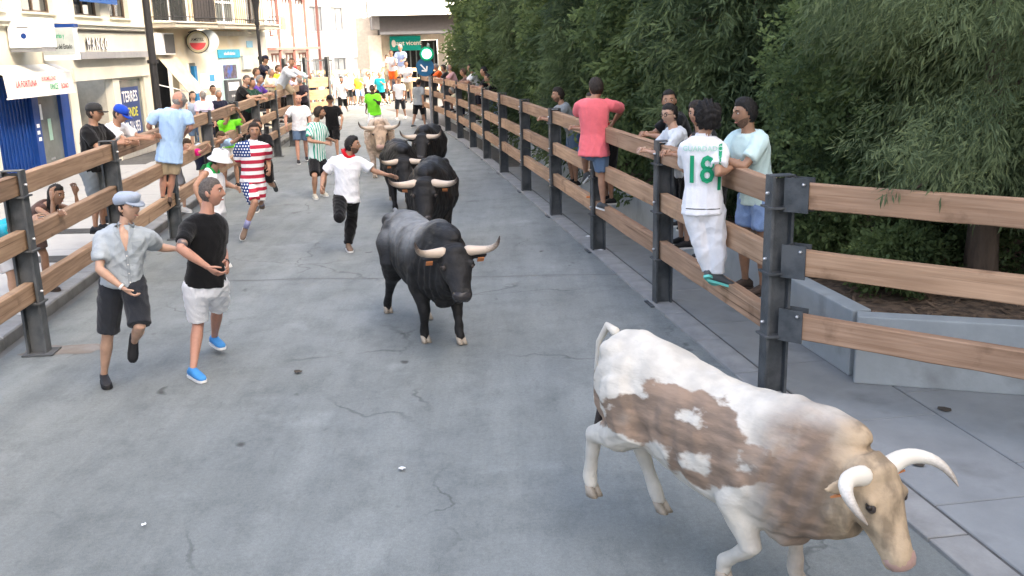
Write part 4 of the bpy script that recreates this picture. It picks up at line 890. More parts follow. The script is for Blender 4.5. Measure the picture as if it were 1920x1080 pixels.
    if look.get('beard'):
        x,y,z = D.T; m_ = np.minimum(-.50-z+.42*np.clip(np.abs(x)-.35,0,1), y-.02); V = HP+D*(np.clip(m_*4,-.3,1)*.0045*k)[:,None]; keep_=m_>-.08; idx=-np.ones(len(V),int); idx[keep_]=np.arange(keep_.sum())
        hm = MB(); hm.add(hc+V[keep_]@hf,[tuple(idx[list(f_)]) for f_ in HFc if keep_[list(f_)].all()]); hm.build('beard', mat('stubble_'+look['beard'],tuple(lerp(np.array(HAIRS[look['beard']]),np.array(SKINS[look.get('skin','tan')]),.32)),rough=.8,var=.3,scale=80), root, smooth=True)
    # ---- top
    tm, kind = look['top']; cq = max(q,.0125)
    if tm is not None:
        mb = MB(); hem = look.get('hem',-.10); ease = look.get('ease',.020)
        torso(mb, ease*k, hem, .985 if kind!='tank' else .93); R=[]
        r,f = axes(0); 
        for s in 'LR':
            sl = {'tee':.72,'long':1.0,'tank':.06,'polo':.72}[kind]
            P,rr = seg(J['sh'+s],J['el'+s],ARM,off=.011*k,t1=min(sl,1.0),mult=am); 
            rr=[x+.022*k*look.get('slv',1)*(i/(len(rr)-1+1e-9)) for i,x in enumerate(rr)]
            if kind=='long':
                P2,r2 = seg(J['el'+s],J['wr'+s],FOR,off=.016*k,t1=.93,mult=am); P=P+P2[1:]; rr=[x for x in rr]+r2[1:]
            if kind!='tank': mb.tube([lerp(J['sh'+s],neck,.45)]+P,[.054*k*am]+rr,14,round_ends=False)
            else: mb.tube([lerp(J['sh'+s],neck,.55)]+[lerp(J['sh'+s],neck,.22)],[.05*k*am,.052*k*am],12,round_ends=False)
        # the garment's lower edge hangs a little free
        R=[mb.ring(pel+up*T*hem+f*(-.004+bel*.2)*k, r*(.160*g*k+ease*1.55*k), f*((.113+bel*.22)*g*k+ease*1.7*k), 18, 2.4), mb.ring(pel+up*T*(hem+.16)+f*bel*.3*k, r*(.155*g*k+ease*1.1*k), f*((.105+bel*.3)*g*k+ease*1.15*k), 18, 2.4)]; mb.rings(R)
        sm_ = remesh(mb, cq, 3); wrinkle(sm_, .0105*look.get('fold',1), 24, rs, (1,1,.7)); so = sm_.build('shirt', tm, root, smooth=True)
        if kind=='polo' or look.get('collar'):
            c = MB(); r,f = axes(1); fr_=lerp(neck,hc,.16); R=[c.ring(neck-up*.015*k+f*.012*k, r*.078*k, f*.074*k, 18), c.ring(fr_+f*.006*k, r*.068*k, f*.066*k, 18), c.ring(fr_-up*.004+f*.006*k, r*.060*k, f*.058*k, 18)]; c.rings(R, cap=False); c.build('collar', look.get('collar') or tm, so, smooth=True)
        J['shirt_obj'] = so
    # ---- bottom
    bm_, ln = look['bottom']; mb = MB(); torso(mb, .006*k, -.25, .06)
    fl = look.get('flare',.020)
    for s in 'LR':
        t1 = min(ln,1.0); P,rr = seg(J['hip'+s],J['kn'+s],THI,off=.016*k,t1=t1,mult=lm); n_=len(rr); rr=[x+fl*k*(i/max(n_-1,1)) for i,x in enumerate(rr)]
        if ln>1: P2,r2 = seg(J['kn'+s],J['an'+s],SHA,off=.020*k+fl*k*.6,t1=ln-1,mult=lm); P=P+P2[1:]; rr=rr+[max(x,(.06 if look.get('baggy') else .047)*k) for x in r2[1:]]
        if ln>1: mb.ball(J['kn'+s], (.074*k+fl*k*.5,)*3, 12, 10)
        mb.tube([lerp(J['hip'+s],pel,.25)+up*.06]+P,[.088*k]+rr,14,round_ends=False)
    bm2 = remesh(mb, cq, 3); wrinkle(bm2, .011, 24, rs+5, (1,1,.6)); J['bottom_obj']=bm2.build(look.get('bname','shorts' if ln<=1.15 else 'trousers'), bm_, root, smooth=True)
    # ---- shoes
    sm1, sm2 = look['shoe']
    for s in 'LR':
        a = J['an'+s]; fd = nrm(J['foot'+s]); sk = nrm(J['kn'+s]-a); u_ = UP if abs(fd[2])<.25 else nrm(sk-fd*(sk@fd)); u_ = nrm(u_-fd*(u_@fd)); lt = np.cross(fd,u_)
        b0 = a - u_*.085*k*look.get('sole_drop',1)
        o = MB(); R=[]
        for t,w,h in ((-.078,.018,.030),(-.07,.030,.062),(-.035,.037,.092),(.0,.038,.098),(.045,.041,.078),(.10,.046,.056),(.145,.045,.045),(.178,.034,.036),(.192,.016,.022)):
            R.append(o.ring(b0+fd*t*k+u_*(h/2+.014)*k, lt*w*k, u_*h/2*k, 12, 2.6))
        o.rings(R); so = o.build('shoe', sm1, root, smooth=True)
        o = MB(); R=[]
        for t,w in ((-.082,.020),(-.07,.034),(-.02,.040),(.05,.043),(.11,.049),(.16,.045),(.188,.030),(.198,.014)): R.append(np.array([b0+fd*t*k+lt*w*k*sx+u_*zz*k for sx,zz in ((-1,.0),(1,.0),(1.02,.022),(-1.02,.022))]))
        o.rings(R); o.build('sole', sm2, so)
        if look.get('sock'):
            o = MB(); o.tube([lerp(a,J['kn'+s],.0),lerp(a,J['kn'+s],look['sock'][1])],[.044*k,.047*k],12,round_ends=False); o.build('sock', look['sock'][0], root, smooth=True)
    # ---- hats
    hat = look.get('hat')
    if hat:
        hk, hm_ = hat; o = MB(); W = lambda x,y,z: hc+np.array([x,y,z])*kh@hf
        def hring(cy,cz,a,b,tilt=0): return o.ring(W(0,cy,cz), hf[0]*a*kh, (hf[1]*math.cos(tilt)+hf[2]*math.sin(tilt))*b*kh, 22)
        if hk=='flat':
            o.rings([hring(-.004,.030,.086,.106,.10),hring(-.004,.055,.096,.120,.12),hring(.0,.085,.098,.124,.10),hring(-.002,.110,.080,.100,.05),hring(-.01,.126,.045,.058)])
            vz=[]; n=9
            for i in range(n): an = math.pi*(i/(n-1)); vz.append((math.cos(an)*.084,.055+math.sin(an)*.10))
            V=[W(x,y,.050-.35*(y-.06)) for x,y in vz]+[W(x*.98,y-.004,.038-.35*(y-.06)) for x,y in vz]; F=[tuple(range(n)),tuple(range(2*n-1,n-1,-1))]+[(i,n+i,n+i+1,i+1) for i in range(n-1)]; o.add(V,F)
        elif hk=='cap':
            o.rings([hring(-.004,.028,.084,.104),hring(-.004,.06,.086,.106),hring(-.006,.095,.076,.094),hring(-.008,.120,.050,.064),hring(-.008,.130,.012,.015)])
            n=11; vz=[]
            for i in range(n): an = math.pi*(i/(n-1)); vz.append((math.cos(an)*.078,.06+math.sin(an)**.8*.115))
            V=[W(x,y,.044-.22*(y-.07)-abs(x)*.25) for x,y in vz]+[W(x*.98,y-.004,.036-.22*(y-.07)-abs(x)*.25) for x,y in vz]; F=[tuple(range(n)),tuple(range(2*n-1,n-1,-1))]+[(i,n+i,n+i+1,i+1) for i in range(n-1)]; o.add(V,F)
        elif hk=='bucket':
            o.rings([hring(0,-.020,.150,.165),hring(0,-.012,.152,.167),hring(0,.030,.100,.118),hring(0,.075,.092,.110),hring(0,.115,.082,.098),hring(0,.128,.060,.07)])
        o.build({'flat':'flat_cap','cap':'cap','bucket':'bucket_hat'}[hk], hm_, root, smooth=True)
    if look.get('glasses'):
        o = MB()
        for sx in (-1,1):
            o.tube([hc+np.array([sx*.032+.023*math.cos(a_),.100,.010+.017*math.sin(a_)])*kh@hf for a_ in np.linspace(0,2*math.pi,13)],[.0028*kh]*13,6); o.tube([hc+np.array([sx*.055,.096,.014])*kh@hf,hc+np.array([sx*.082,-.01,.012])*kh@hf],[.0026*kh]*2,6)
        o.build('glasses', EYE, root, smooth=True)
    J['root'] = root; J['body'] = bo; J['hf'] = hf
    return root
def scarf(J, m, tail=True):
    """a kerchief tied round the neck"""
    k = J['k']; neck, hc = J['neck'], J['head']; up = nrm(hc-neck); r = nrm(J['cr']-up*(J['cr']@up)); f = np.cross(up,r); mb = MB(); c0 = lerp(neck,hc,.10); n=16; pts=[]
    for i in range(n+1): a = 2*math.pi*i/n; pts.append(c0+r*.085*k*math.cos(a)+f*.080*k*math.sin(a)+up*.012*math.sin(a*3)-up*.025*k*math.sin(a))
    mb.tube(pts,[.026*k]*(n+1),8,flat=1.25)
    V=[c0-f*.092*k+r*.11*k, c0-f*.092*k-r*.11*k, c0-f*.15*k-up*.13*k, c0-f*.10*k+up*.02]; mb.add([v for v in V]+[v-f*.012 for v in V],[(0,1,2),(0,3,1),(4,6,5),(4,5,7),(0,2,6,4),(2,1,5,6)])
    mb.build('kerchief', m, J['root'], smooth=True)
W_ = cloth((.89,.89,.90)); K_ = cloth((.075,.075,.08)); KJ = cloth((.16,.17,.19)); GREYS = cloth((.63,.66,.68)); LB = cloth((.64,.76,.90)); KH = cloth((.66,.60,.50)); CORAL = cloth((.90,.44,.47)); DEN = cloth((.35,.43,.53)); LIME = cloth((.50,.90,.20)); CY = cloth((.15,.72,.78)); YEL = cloth((.93,.90,.22)); MINT = cloth((.80,.89,.88)); GR = cloth((.55,.57,.58)); PINK = cloth((.86,.12,.50)); RED = cloth((.80,.06,.12)); NAVY = cloth((.10,.11,.18)); PUR = cloth((.33,.22,.55)); ORG = cloth((.98,.42,.16)); LAV = cloth((.80,.76,.86)); CREAMC = cloth((.85,.83,.72)); CAMO = cloth((.42,.45,.47)); GRN = cloth((.12,.66,.32)); BLC = cloth((.12,.28,.70)); JEAN = cloth((.52,.62,.78)); TEAL=cloth((.13,.60,.68)); ROSE=cloth((.80,.62,.62))
SHK = mat('shoe_black',(.02,.02,.022),rough=.6,var=.2); SHB = mat('shoe_blue',(.05,.24,.55),rough=.6,var=.2); SOLW = mat('sole_white',(.7,.7,.68),rough=.6,var=.05); SOLK = mat('sole_black',(.02,.02,.02),rough=.8); SHW = mat('shoe_white',(.62,.62,.60),rough=.6,var=.1); SHBR = mat('shoe_brown',(.16,.11,.08),rough=.7,var=.2); SHG = mat('shoe_grey',(.07,.075,.08),rough=.6,var=.2); SOLT = mat('sole_teal',(.15,.55,.48),rough=.6); SAND=mat('sandal',(.07,.05,.04),rough=.8); SHBE=mat('shoe_beige',(.45,.43,.36),rough=.7,var=.1)
def L(top, bottom, shoe=(SHK,SOLW), skin_='tan', hair=('short','dark'), **k): d = dict(top=top,bottom=bottom,shoe=shoe,skin=skin_,hair=hair); d.update(k); return d
CHARS = {}
# 1 grey-cap man
J = J_pixels(1.72, dict(pel=(230,524),neck=(236,423),head=(240,388),shR=(193,447),shL=(275,444),elR=(186,505,-1),wrR=(231,540,-1),elL=(298,464,1),wrL=(333,467,0),
   knR=(202,625),anR=(195,703,'g'),knL=(262,612,-1),anL=(252,640,1),toeR=(207,732,'g'),toeL=(250,682,1)), 8.22, (.25,-1),(.35,-1),(1,-.35))
make_person(J,'man in grey flat cap, grey shirt and dark knee shorts at the left front',L((GREYS,'polo'),(KJ,.97),(SHK,SOLK),'fair',('buzz','dark'),hat=('flat',cloth((.60,.64,.70))),collar=GREYS,curlR=.5,curlL=.3,flare=.03,ease=.018,fold=1.0,slv=.8),.0115); CHARS['cap']=J
# 2 black tee, white shorts
J = J_pixels(1.80, dict(pel=(385,528),neck=(388,398),head=(396,360),shR=(355,424),elR=(338,466,-1),wrR=(390,501,-1),shL=(412,420),elL=(416,468,1),wrL=(424,493,-1),
   knR=(372,602),anR=(362,692,'g'),knL=(408,574),anL=(402,632,'g',.14),toeR=(386,712,'g'),toeL=(426,662,'g')), 8.55, (.45,-1),(.75,-1),(1,.05))
make_person(J,'man in tight black T-shirt and white shorts with bright blue running shoes',L((K_,'tee'),(W_,.92),(SHB,SOLW),'red',('buzz','buzz'),curlR=.5,curlL=.25,ease=.013,hem=-.05,flare=.028,arm=1.08,fold=.45,slv=.25),.0115); CHARS['black']=J
# 3 white bucket hat
J = J_pixels(1.74, dict(pel=(400,392),neck=(398,320),head=(413,298),shR=(385,325),elR=(366,350,-1),wrR=(378,384,-1),shL=(404,322),elL=(425,345,0),wrL=(443,352,-1),
   knR=(417,446,-1),anR=(413,484,1),knL=(398,446),anL=(394,478),toeR=(424,490),toeL=(408,490)), 13.1, (.9,-.35),(.9,-.35),(1,-.2,-.25))
make_person(J,'person in white bucket hat, white vest and green kerchief behind the black T-shirt',L((W_,'tank'),(W_,.85),(SHW,SOLW),'tan',('short','dark'),hat=('bucket',W_)),.013); scarf(J,GRN); CHARS['bucket']=J
# 4 flag shirt man
def flag_mat(name, shorts):
    m = bpy.data.materials.new(name); m.use_nodes=True; nt=m.node_tree; N=nt.nodes; Lk=nt.links; b=N['Principled BSDF']; b.inputs['Roughness'].default_value=.9; b.inputs['Specular IOR Level'].default_value=.15
    tc=N.new('ShaderNodeTexCoord'); sp=N.new('ShaderNodeSeparateXYZ'); Lk.new(tc.outputs['Object'],sp.inputs[0])
    def mth(op,a,bv,c=None):
        x=N.new('ShaderNodeMath'); x.operation=op
        for i,v in enumerate((a,bv,c)):
            if v is None: continue
            if isinstance(v,(int,float)): x.inputs[i].default_value=v
            else: Lk.new(v,x.inputs[i])
        return x.outputs[0]
    st_=mth('GREATER_THAN',mth('MODULO',mth('ADD',sp.outputs['Z'],.03 if not shorts else .0),.115),.0575)
    m1=N.new('ShaderNodeMixRGB'); m1.inputs['Color1'].default_value=(.75,.74,.74,1); m1.inputs['Color2'].default_value=(.42,.03,.06,1); Lk.new(st_,m1.inputs['Fac'])
    # field of white dots-stars on blue over his right side
    u=mth('MULTIPLY',sp.outputs['X'],22); v=mth('MULTIPLY',sp.outputs['Z'],22); row=mth('FLOOR',v,None); u2=mth('ADD',u,mth('MULTIPLY',mth('MODULO',row,2),.5))
    fu=mth('SUBTRACT',mth('FRACT',u2,None),.5); fv=mth('SUBTRACT',mth('FRACT',v,None),.5); d2=mth('ADD',mth('MULTIPLY',fu,fu),mth('MULTIPLY',fv,fv)); star=mth('LESS_THAN',d2,.075)
    m2=N.new('ShaderNodeMixRGB'); m2.inputs['Color1'].default_value=(.02,.05,.17,1); m2.inputs['Color2'].default_value=(.75,.76,.78,1); Lk.new(star,m2.inputs['Fac'])
    if not shorts: fld=mth('MULTIPLY',mth('GREATER_THAN',sp.outputs['X'],-.02),mth('GREATER_THAN',sp.outputs['Z'],1.17))
    else: fld=mth('GREATER_THAN',sp.outputs['X'],.04)
    m3=N.new('ShaderNodeMixRGB'); Lk.new(fld,m3.inputs['Fac']); Lk.new(m1.outputs[0],m3.inputs['Color1']); Lk.new(m2.outputs[0],m3.inputs['Color2']); Lk.new(m3.outputs[0],b.inputs['Base Color']); return m
J = J_pixels(1.78, dict(pel=(474,340),neck=(474,264),head=(477,246),shR=(448,277),elR=(447,308,1),wrR=(484,310,-1),shL=(499,277),elL=(503,300,1),wrL=(505,318,-1),
   knR=(478,380,-1),anR=(461,427,0),knL=(487,378,0),anL=(490,382,1),toeR=(455,447,-1),toeL=(492,397,1)), 15.2, (.15,-1),(.2,-1),(.35,-1))
make_person(J,'running man in stars and stripes shirt and matching striped shorts',L((flag_mat('flag_shirt',0),'polo'),(flag_mat('flag_shorts',1),.92),(SHBR,SOLW),'tan',('short','dark'),collar=W_,curlR=.8,curlL=.7,flare=.03,ease=.022,hem=-.02,sock=(cloth((.55,.56,.70)),.30)),.0125); CHARS['flag']=J
# 7 red kerchief
J = J_pixels(1.74, dict(pel=(650,366),neck=(652,290),head=(661,272),shR=(627,304),elR=(607,328,0),wrR=(603,350,-1),shL=(678,305),elL=(702,321,0),wrL=(727,328,0),
   knR=(636,408,-1),anR=(640,398,1),knL=(660,404),anL=(653,459,'g'),toeL=(663,474,'g'),toeR=(640,420,1)), 13.9, (.3,-1),(.25,-1),(1,-.05))
make_person(J,'running man with red kerchief, white T-shirt and black trousers reaching to a bull',L((W_,'tee'),(K_,1.95),(SHBR,SOLW),'tan',('short','black'),beard='black',curlL=.1,curlR=.7,palmL=(0,-.6,-.6),ease=.026,hem=-.16,flare=.008),.0125); scarf(J,RED); CHARS['kerchief']=J
# 8 striped jersey
def stripe_mat(name, c0, c1, per, duty, axis='X'):
    m = bpy.data.materials.new(name); m.use_nodes=True; nt=m.node_tree; N=nt.nodes; Lk=nt.links; b=N['Principled BSDF']; b.inputs['Roughness'].default_value=.85
    tc=N.new('ShaderNodeTexCoord'); sp=N.new('ShaderNodeSeparateXYZ'); Lk.new(tc.outputs['Object'],sp.inputs[0])
    md=N.new('ShaderNodeMath'); md.operation='PINGPONG'; md.inputs[1].default_value=per/2; Lk.new(sp.outputs[axis],md.inputs[0]); g=N.new('ShaderNodeMath'); g.operation='GREATER_THAN'; g.inputs[1].default_value=per/2*(1-duty); Lk.new(md.outputs[0],g.inputs[0])
    x=N.new('ShaderNodeMixRGB'); x.inputs['Color1'].default_value=c0+(1,); x.inputs['Color2'].default_value=c1+(1,); Lk.new(g.outputs[0],x.inputs['Fac']); Lk.new(x.outputs[0],b.inputs['Base Color']); return m
J = J_pixels(1.80, dict(pel=(595,299),neck=(592,228),head=(599,212),shR=(583,240),elR=(579,264,-1),wrR=(609,268,-1),shL=(606,240),elL=(613,260,1),wrL=(623,262,1),
   knR=(590,332),anR=(590,364,'g'),knL=(608,331),anL=(606,359,'g'),toeR=(598,375,'g'),toeL=(620,367,'g')), 19.6, (.75,-.65),(.7,-.7),(1,.2))
make_person(J,'man in green and white striped jersey and black shorts in the street',L((stripe_mat('striped_jersey',(.72,.80,.78),(.04,.36,.26),.055,.42),'tee'),(K_,.85),(SHBE,SOLW),'tan',('short','dark'),beard='dark',ease=.022,hem=-.14),.014)
# jersey 18 on the fence
YJ = 8.55
J = J_pixels(1.72, dict(pel=(1318,384),neck=(1318,254),head=(1325,222),shR=(1352,280),elR=(1346,326,-1),wrR=(1377,312,1),shL=(1287,278),elL=(1284,318,1),wrL=(1300,300,1),
   knR=(1343,447,0),anR=(1346,514,0),knL=(1314,450,0),anL=(1330,508,0),toeR=(1382,524),toeL=(1345,520,1)), YJ, (.25,1),(.2,1),(-.3,1))
make_person(J,'curly-haired boy in white jersey number 18 and white trousers standing on the rail',L((W_,'polo'),(W_,1.97),(SHG,SOLT),'tan',('curly','black'),collar=W_,baggy=True,flare=.022,ease=.024,hem=-.12,fold=.8),.0115); CHARS['j18']=J
# coral man on the fence
J = J_pixels(1.78, dict(pel=(1113,277),neck=(1114,184),head=(1117,165),shR=(1148,198),elR=(1167,204,1),wrR=(1151,228,1),shL=(1088,198),elL=(1082,215,1),wrL=(1090,216,1),
   knR=(1128,326,0),anR=(1131,382,0),knL=(1096,284,1),anL=(1098,325,1),toeR=(1158,390),toeL=(1090,335,1)), 13.0, (.1,1),(.1,1),(-.5,1))
make_person(J,'man in coral shirt and blue-grey shorts climbing the right barrier, seen from behind',L((CORAL,'tee'),(DEN,.9),(SHG,SOLW),'tan',('short','dark'),ease=.028,hem=-.16,girth=1.05),.0125)
# light blue man on the left fence
J = J_pixels(1.72, dict(pel=(318,288),neck=(326,203),head=(336,187),shL=(291,216),elL=(279,236,0),wrL=(283,246,1),shR=(352,216),elR=(358,240,0),wrR=(348,250,1),
   knL=(306,332,0),anL=(305,372,0),knR=(323,331,0),anR=(317,373,0),toeL=(300,381,1),toeR=(313,383,1)), 14.85, (-.5,1),(-.3,1),(.9,.55))
make_person(J,'bald man in light blue shirt and beige shorts standing on the left rail',L((LB,'tee'),(KH,.85),(SAND,SAND),'red',('bald','grey'),ease=.026,hem=-.18,girth=1.04,flare=.03),.0125)

# ---- spectators on the rails and the rest of the crowd (template poses)
def behind(y, off): 
    return (fx(y)+off, y)
def behindl(y, off): return (lx(y)-off, y)
LEAN = dict(lean=24, aL=(46,14,52,50), aR=(46,14,52,50), lL=(2,3,4), lR=(8,3,14))
def at_head(px, y, S, drop=0.0):
    p = gy(px, y); return p
def spectator(px, side, S, look, label, q=.016, off=.42, y=None, z0=.74, yawd=0, group='spectators at the barriers', headf=None, pose=None):
    """stands on the lower rail behind the barrier; px = head pixel in the photo"""
    if y is None:
        best=None
        for yy in np.arange(8,46,.05):
            p = gy(px,yy); x = (fx(yy)+.15 if side>0 else lx(yy)-.15)
            e = abs(p[0]-x)
            if best is None or e<best[0]: best=(e,yy)
        y = best[1]
    p = gy(px,y); pos = (fx(y)+off, y) if side>0 else (lx(y)-off, y)
    if side==0: pos=(p[0],y)
    yaw = (187 if side>0 else -6)+yawd
    ps = dict(LEAN); ps.update(pose or {})
    J = J_fk(S, pos, yaw, z0=z0, headf=headf, **ps)
    dz = p[2]-J['head'][2]; dx = p[0]-J['head'][0]
    if abs(dz) > .02:
        sh_ = np.array([dx*(1 if side==0 else .6),0,np.clip(dz,-.3,.3)])
        for k_ in J:
            if k_ not in ('S','k','hipf','chestf','headf','hr','cr') and not k_.startswith('foot'): J[k_]=J[k_]+sh_
    make_person(J,label,look,q,group); return J
TD = (-.15,-1,-.12)
CROSS = dict(lean=18, aL=(40,10,60,45), aR=(40,10,60,45), lL=(2,3,3), lR=(2,3,3))
spectator((1241,215),1,1.62,L((cloth((.80,.82,.84)),'tee'),(K_,.9),skin_='fair',hair=('bun','black'),fem=1,glasses=1),'woman with glasses and white top leaning on the right barrier',.013,headf=(-.75,-.6,-.1),pose=CROSS,y=10.75)
spectator((1286,213),1,1.64,L((K_,'tank'),(K_,.9),skin_='tan',hair=('long','dark'),fem=1),'dark-haired woman in black top left of the number 18 jersey',.013,headf=(-.6,-.8,-.05),y=9.75,pose=CROSS)
spectator((1226,190),1,1.70,L((K_,'tee'),(K_,.9),skin_='tan',hair=('short','black')),'dark-haired person behind the woman with glasses',.016,y=11.6,off=.9,z0=.55,headf=(-.2,-1,0))
spectator((1362,212),1,1.80,L((MINT,'tee'),(JEAN,.75),(SAND,SAND),'olive',('short','black'),beard='black',hem=-.2,ease=.03),'bearded man in pale mint T-shirt and denim shorts by the corner post',.0125,headf=(-1,-.25,-.1),y=8.75,off=.52,pose=dict(lean=14,aL=(45,10,70,40),aR=(40,10,60,40)),yawd=15)
spectator((1046,178),1,1.74,L((GR,'tee'),(DEN,.9),skin_='tan',hair=('short','dark'),beard='dark'),'man in grey T-shirt leaning on the top rail below the trees',.014,headf=(-1,-.2,-.1))
spectator((1088,190),1,1.62,L((RED,'tee'),(K_,.9),skin_='tan',hair=('short','dark')),'person in red half hidden by the man in coral',.016,y=13.9,off=.5,headf=(-1,-.3,0))
spectator((1172,215),1,1.66,L((K_,'tee'),(K_,.9),skin_='tan',hair=('short','black'),hem=-.2),'person in black behind the barrier right of the man in coral',.018,y=13.2,off=.9,z0=.25,pose=dict(lean=30)) if False else None
for px,lab,lk in (((817,126),'man in orange shirt leaning over the far right barrier',L((ORG,'tee'),(GR,.9),skin_='tan',hair=('short','grey'))),((831,128),'dark-haired spectator between the orange shirt and the pink shirt',L((K_,'tee'),(K_,.9),hair=('short','dark'))),
    ((842,128),'bald spectator in pink shirt at the right barrier',L((ROSE,'tee'),(K_,.9),hair=('bald','grey'),skin_='red')),((868,136),'spectator in brown top left of the leaning white shirt',L((cloth((.42,.33,.30)),'tee'),(NAVY,.9),hair=('short','brown'))),
    ((882,128),'man in white T-shirt leaning far over the right barrier',L((W_,'tee'),(NAVY,1.0),hair=('short','black'))),((907,135),'long-haired woman in black top at the right barrier',L((K_,'tee'),(DEN,.9),hair=('long','black'),fem=1)),((915,148),'man in black T-shirt with arms on the right barrier',L((K_,'tee'),(JEAN,.9),hair=('short','dark'),skin_='olive'))):
    spectator(px,1,1.70,lk,lab,.018)
spectator((848,170),1,1.5,L((CREAMC,'tee'),(NAVY,.9),hair=('short','white'),skin_='fair'),'pale-haired child peering between the rails of the right barrier',.02,z0=.05,pose=dict(lean=40))
# left side
spectator((176,211),-1,1.70,L((K_,'tee'),(CAMO,.98),(SHK,SOLK),'tan',('buzz','dark'),hat=('cap',cloth((.20,.20,.20))),girth=1.08,belly=.03,hem=-.16),'heavy man in black T-shirt, dark cap and grey shorts leaning on left barrier',.0125,y=12.75,headf=(1,.1,-.05),pose=dict(lean=12,aL=(40,8,55,10),aR=(35,8,70,20)),off=.36)
spectator((219,214),-1,1.70,L((W_,'tee'),(NAVY,.95),(SHK,SOLK),'tan',('buzz','dark'),hat=('cap',BLC)),'man in white T-shirt and blue cap looking down over the left barrier',.0125,y=13.45,headf=(.9,-.1,-.45),pose=dict(lean=34,aL=(60,8,35,15),aR=(60,8,35,15)),off=.36)
spectator((463,150),-1,1.78,L((K_,'tee'),(K_,1.9),skin_='fair',hair=('buzz','buzz'),girth=1.12,belly=.03),'bald man in black T-shirt leaning over the left barrier',.015,headf=(.9,-.5,-.2),pose=dict(lean=24))
spectator((488,150),-1,1.70,L((PUR,'tee'),(NAVY,1.9),skin_='tan',hair=('short','grey')),'grey-haired person in purple T-shirt beside the man in black',.016,headf=(1,-.2,-.1))
spectator((484,136),-1,1.72,L((LB,'tee'),(K_,1.9),skin_='tan',hair=('short','brown')),'brown-haired person behind the purple T-shirt',.018,off=.8,y=27.8)
spectator((497,112),-1,1.75,L((NAVY,'tee'),(K_,1.9),skin_='tan',hair=('short','black'),hat=('cap',NAVY)),'person in dark cap above the purple T-shirt by the lamp post',.02,y=30.5,off=.9,z0=1.0)
J = J_fk(1.76,(lx(29.0)+.02,29.0),-25,lean=38,z0=1.05,aL=(55,15,20,0),aR=(60,20,20,0),lL=(35,25,45),lR=(-5,6,5),headf=(.2,-1,0))
make_person(J,'man in pale grey shirt and khaki shorts climbing over the left barrier',L((cloth((.78,.81,.84)),'long'),(KH,.9),skin_='tan',hair=('short','brown'),hem=-.2,ease=.03),.016,'spectators at the barriers')
for px,y,lab,lk in (((362,180),27.2,'young long-haired woman in grey vest standing on the left pavement',L((cloth((.55,.60,.66)),'tank'),(DEN,.9),hair=('long','dark'),fem=1,skin_='fair')),((381,178),27.0,'balding man in lavender shirt on the left pavement',L((LAV,'tee'),(KH,1.9),hair=('bald','grey'),skin_='red',girth=1.08)),
    ((400,168),29.0,'dark-haired man in white shirt behind the lavender shirt',L((cloth((.82,.85,.88)),'tee'),(NAVY,1.9),hair=('short','black'),skin_='olive')),((409,178),28.2,'grey-haired man in dark blue shirt at the end of the pavement group',L((NAVY,'tee'),(K_,1.9),hair=('short','grey'),skin_='tan'))):
    J = spectator(px,0,1.72,lk,lab,.016,y=y,z0=.107,yawd=-45,pose=dict(lean=3,aL=(5,8,15,0),aR=(5,8,15,0),lL=(0,4,2),lR=(0,4,2)),group='bystanders on the left pavement',headf=(.6,-.8,0))
# bending people seen through the left rails
def bender(pos, S, yaw, look, label, q=.013, lean=62, z0=.107, headf=None, arms=(95,15,20,10), legs=((20,6,25),(12,6,25))):
    J = J_fk(S,pos,yaw,lean=lean,z0=z0,aL=arms,aR=arms,lL=legs[0],lR=legs[1],headf=headf); make_person(J,label,look,q,'people bending behind the left rails'); return J
bender((-5.72,10.35),1.62,-20,L((TEAL,'tee'),(W_,.9),(SHW,SOLW),'fair',('long','brown'),fem=1),'person in turquoise bending to look between the left rails',lean=66,headf=(.8,-.5,-.1))
bender((-5.80,11.35),1.60,-15,L((cloth((.30,.22,.20)),'tank'),(cloth((.35,.28,.26)),.8),(SAND,SAND),'olive',('long','black'),fem=1),'long-haired woman crouching at the left barrier with a raised hand',lean=58,headf=(.9,-.3,-.1),arms=(70,12,110,5),legs=((18,6,25),(10,6,20)))
bender((-6.05,17.2),1.64,-35,L((PINK,'tee'),(cloth((.6,.6,.6)),.9),(SHW,SOLW),'fair',('long','brown'),fem=1),'person in bright pink top bending behind the left barrier',lean=60,headf=(.8,-.6,-.2))
bender((-6.2,19.6),1.70,-35,L((LB,'tee'),(NAVY,.9),(SHW,SOLW),'fair',('short','brown')),'person in pale blue shirt bent double behind the left barrier',lean=72,headf=(.6,-.8,-.4))

# ---- runners in the street
RUN1 = dict(lean=10,aL=(35,10,80,10),aR=(-30,12,75,0),lL=(-18,3,55),lR=(22,3,12)); RUN2 = dict(lean=10,aL=(-30,12,75,0),aR=(35,10,80,10),lL=(22,3,12),lR=(-18,3,55)); WALK=dict(lean=4,aL=(15,8,20,0),aR=(-12,8,15,0),lL=(-14,3,10),lR=(14,3,4))
def runner(foot, S, look, label, pose, yaw=-80, q=.016, headf=None, group='people running down the street', arms=None):
    p = gz(foot); ps = dict(pose); ps.update(arms or {}); J = J_fk(S,(p[0],p[1]),yaw,headf=headf,**ps); make_person(J,label,look,q,group); return J
runner((568,305),1.78,L((W_,'tee'),(DEN,.75),(SHK,SOLW),'red',('none','dark'),ease=.028,hem=-.16,girth=1.06),'bald man in white T-shirt and denim shorts beside the left barrier',WALK,-75,.014,arms=dict(aR=(20,38,15,0),aL=(10,15,20,0)))
runner((628,296),1.72,L((K_,'tee'),(K_,.95),(SHK,SOLW),'tan',('short','dark'),hat=('cap',K_),ease=.028,hem=-.2),'man in black T-shirt, black cap and black shorts running with one knee raised',RUN2,-95,.014,arms=dict(aL=(15,30,20,0),lR=(-10,5,80),lL=(20,4,15)))
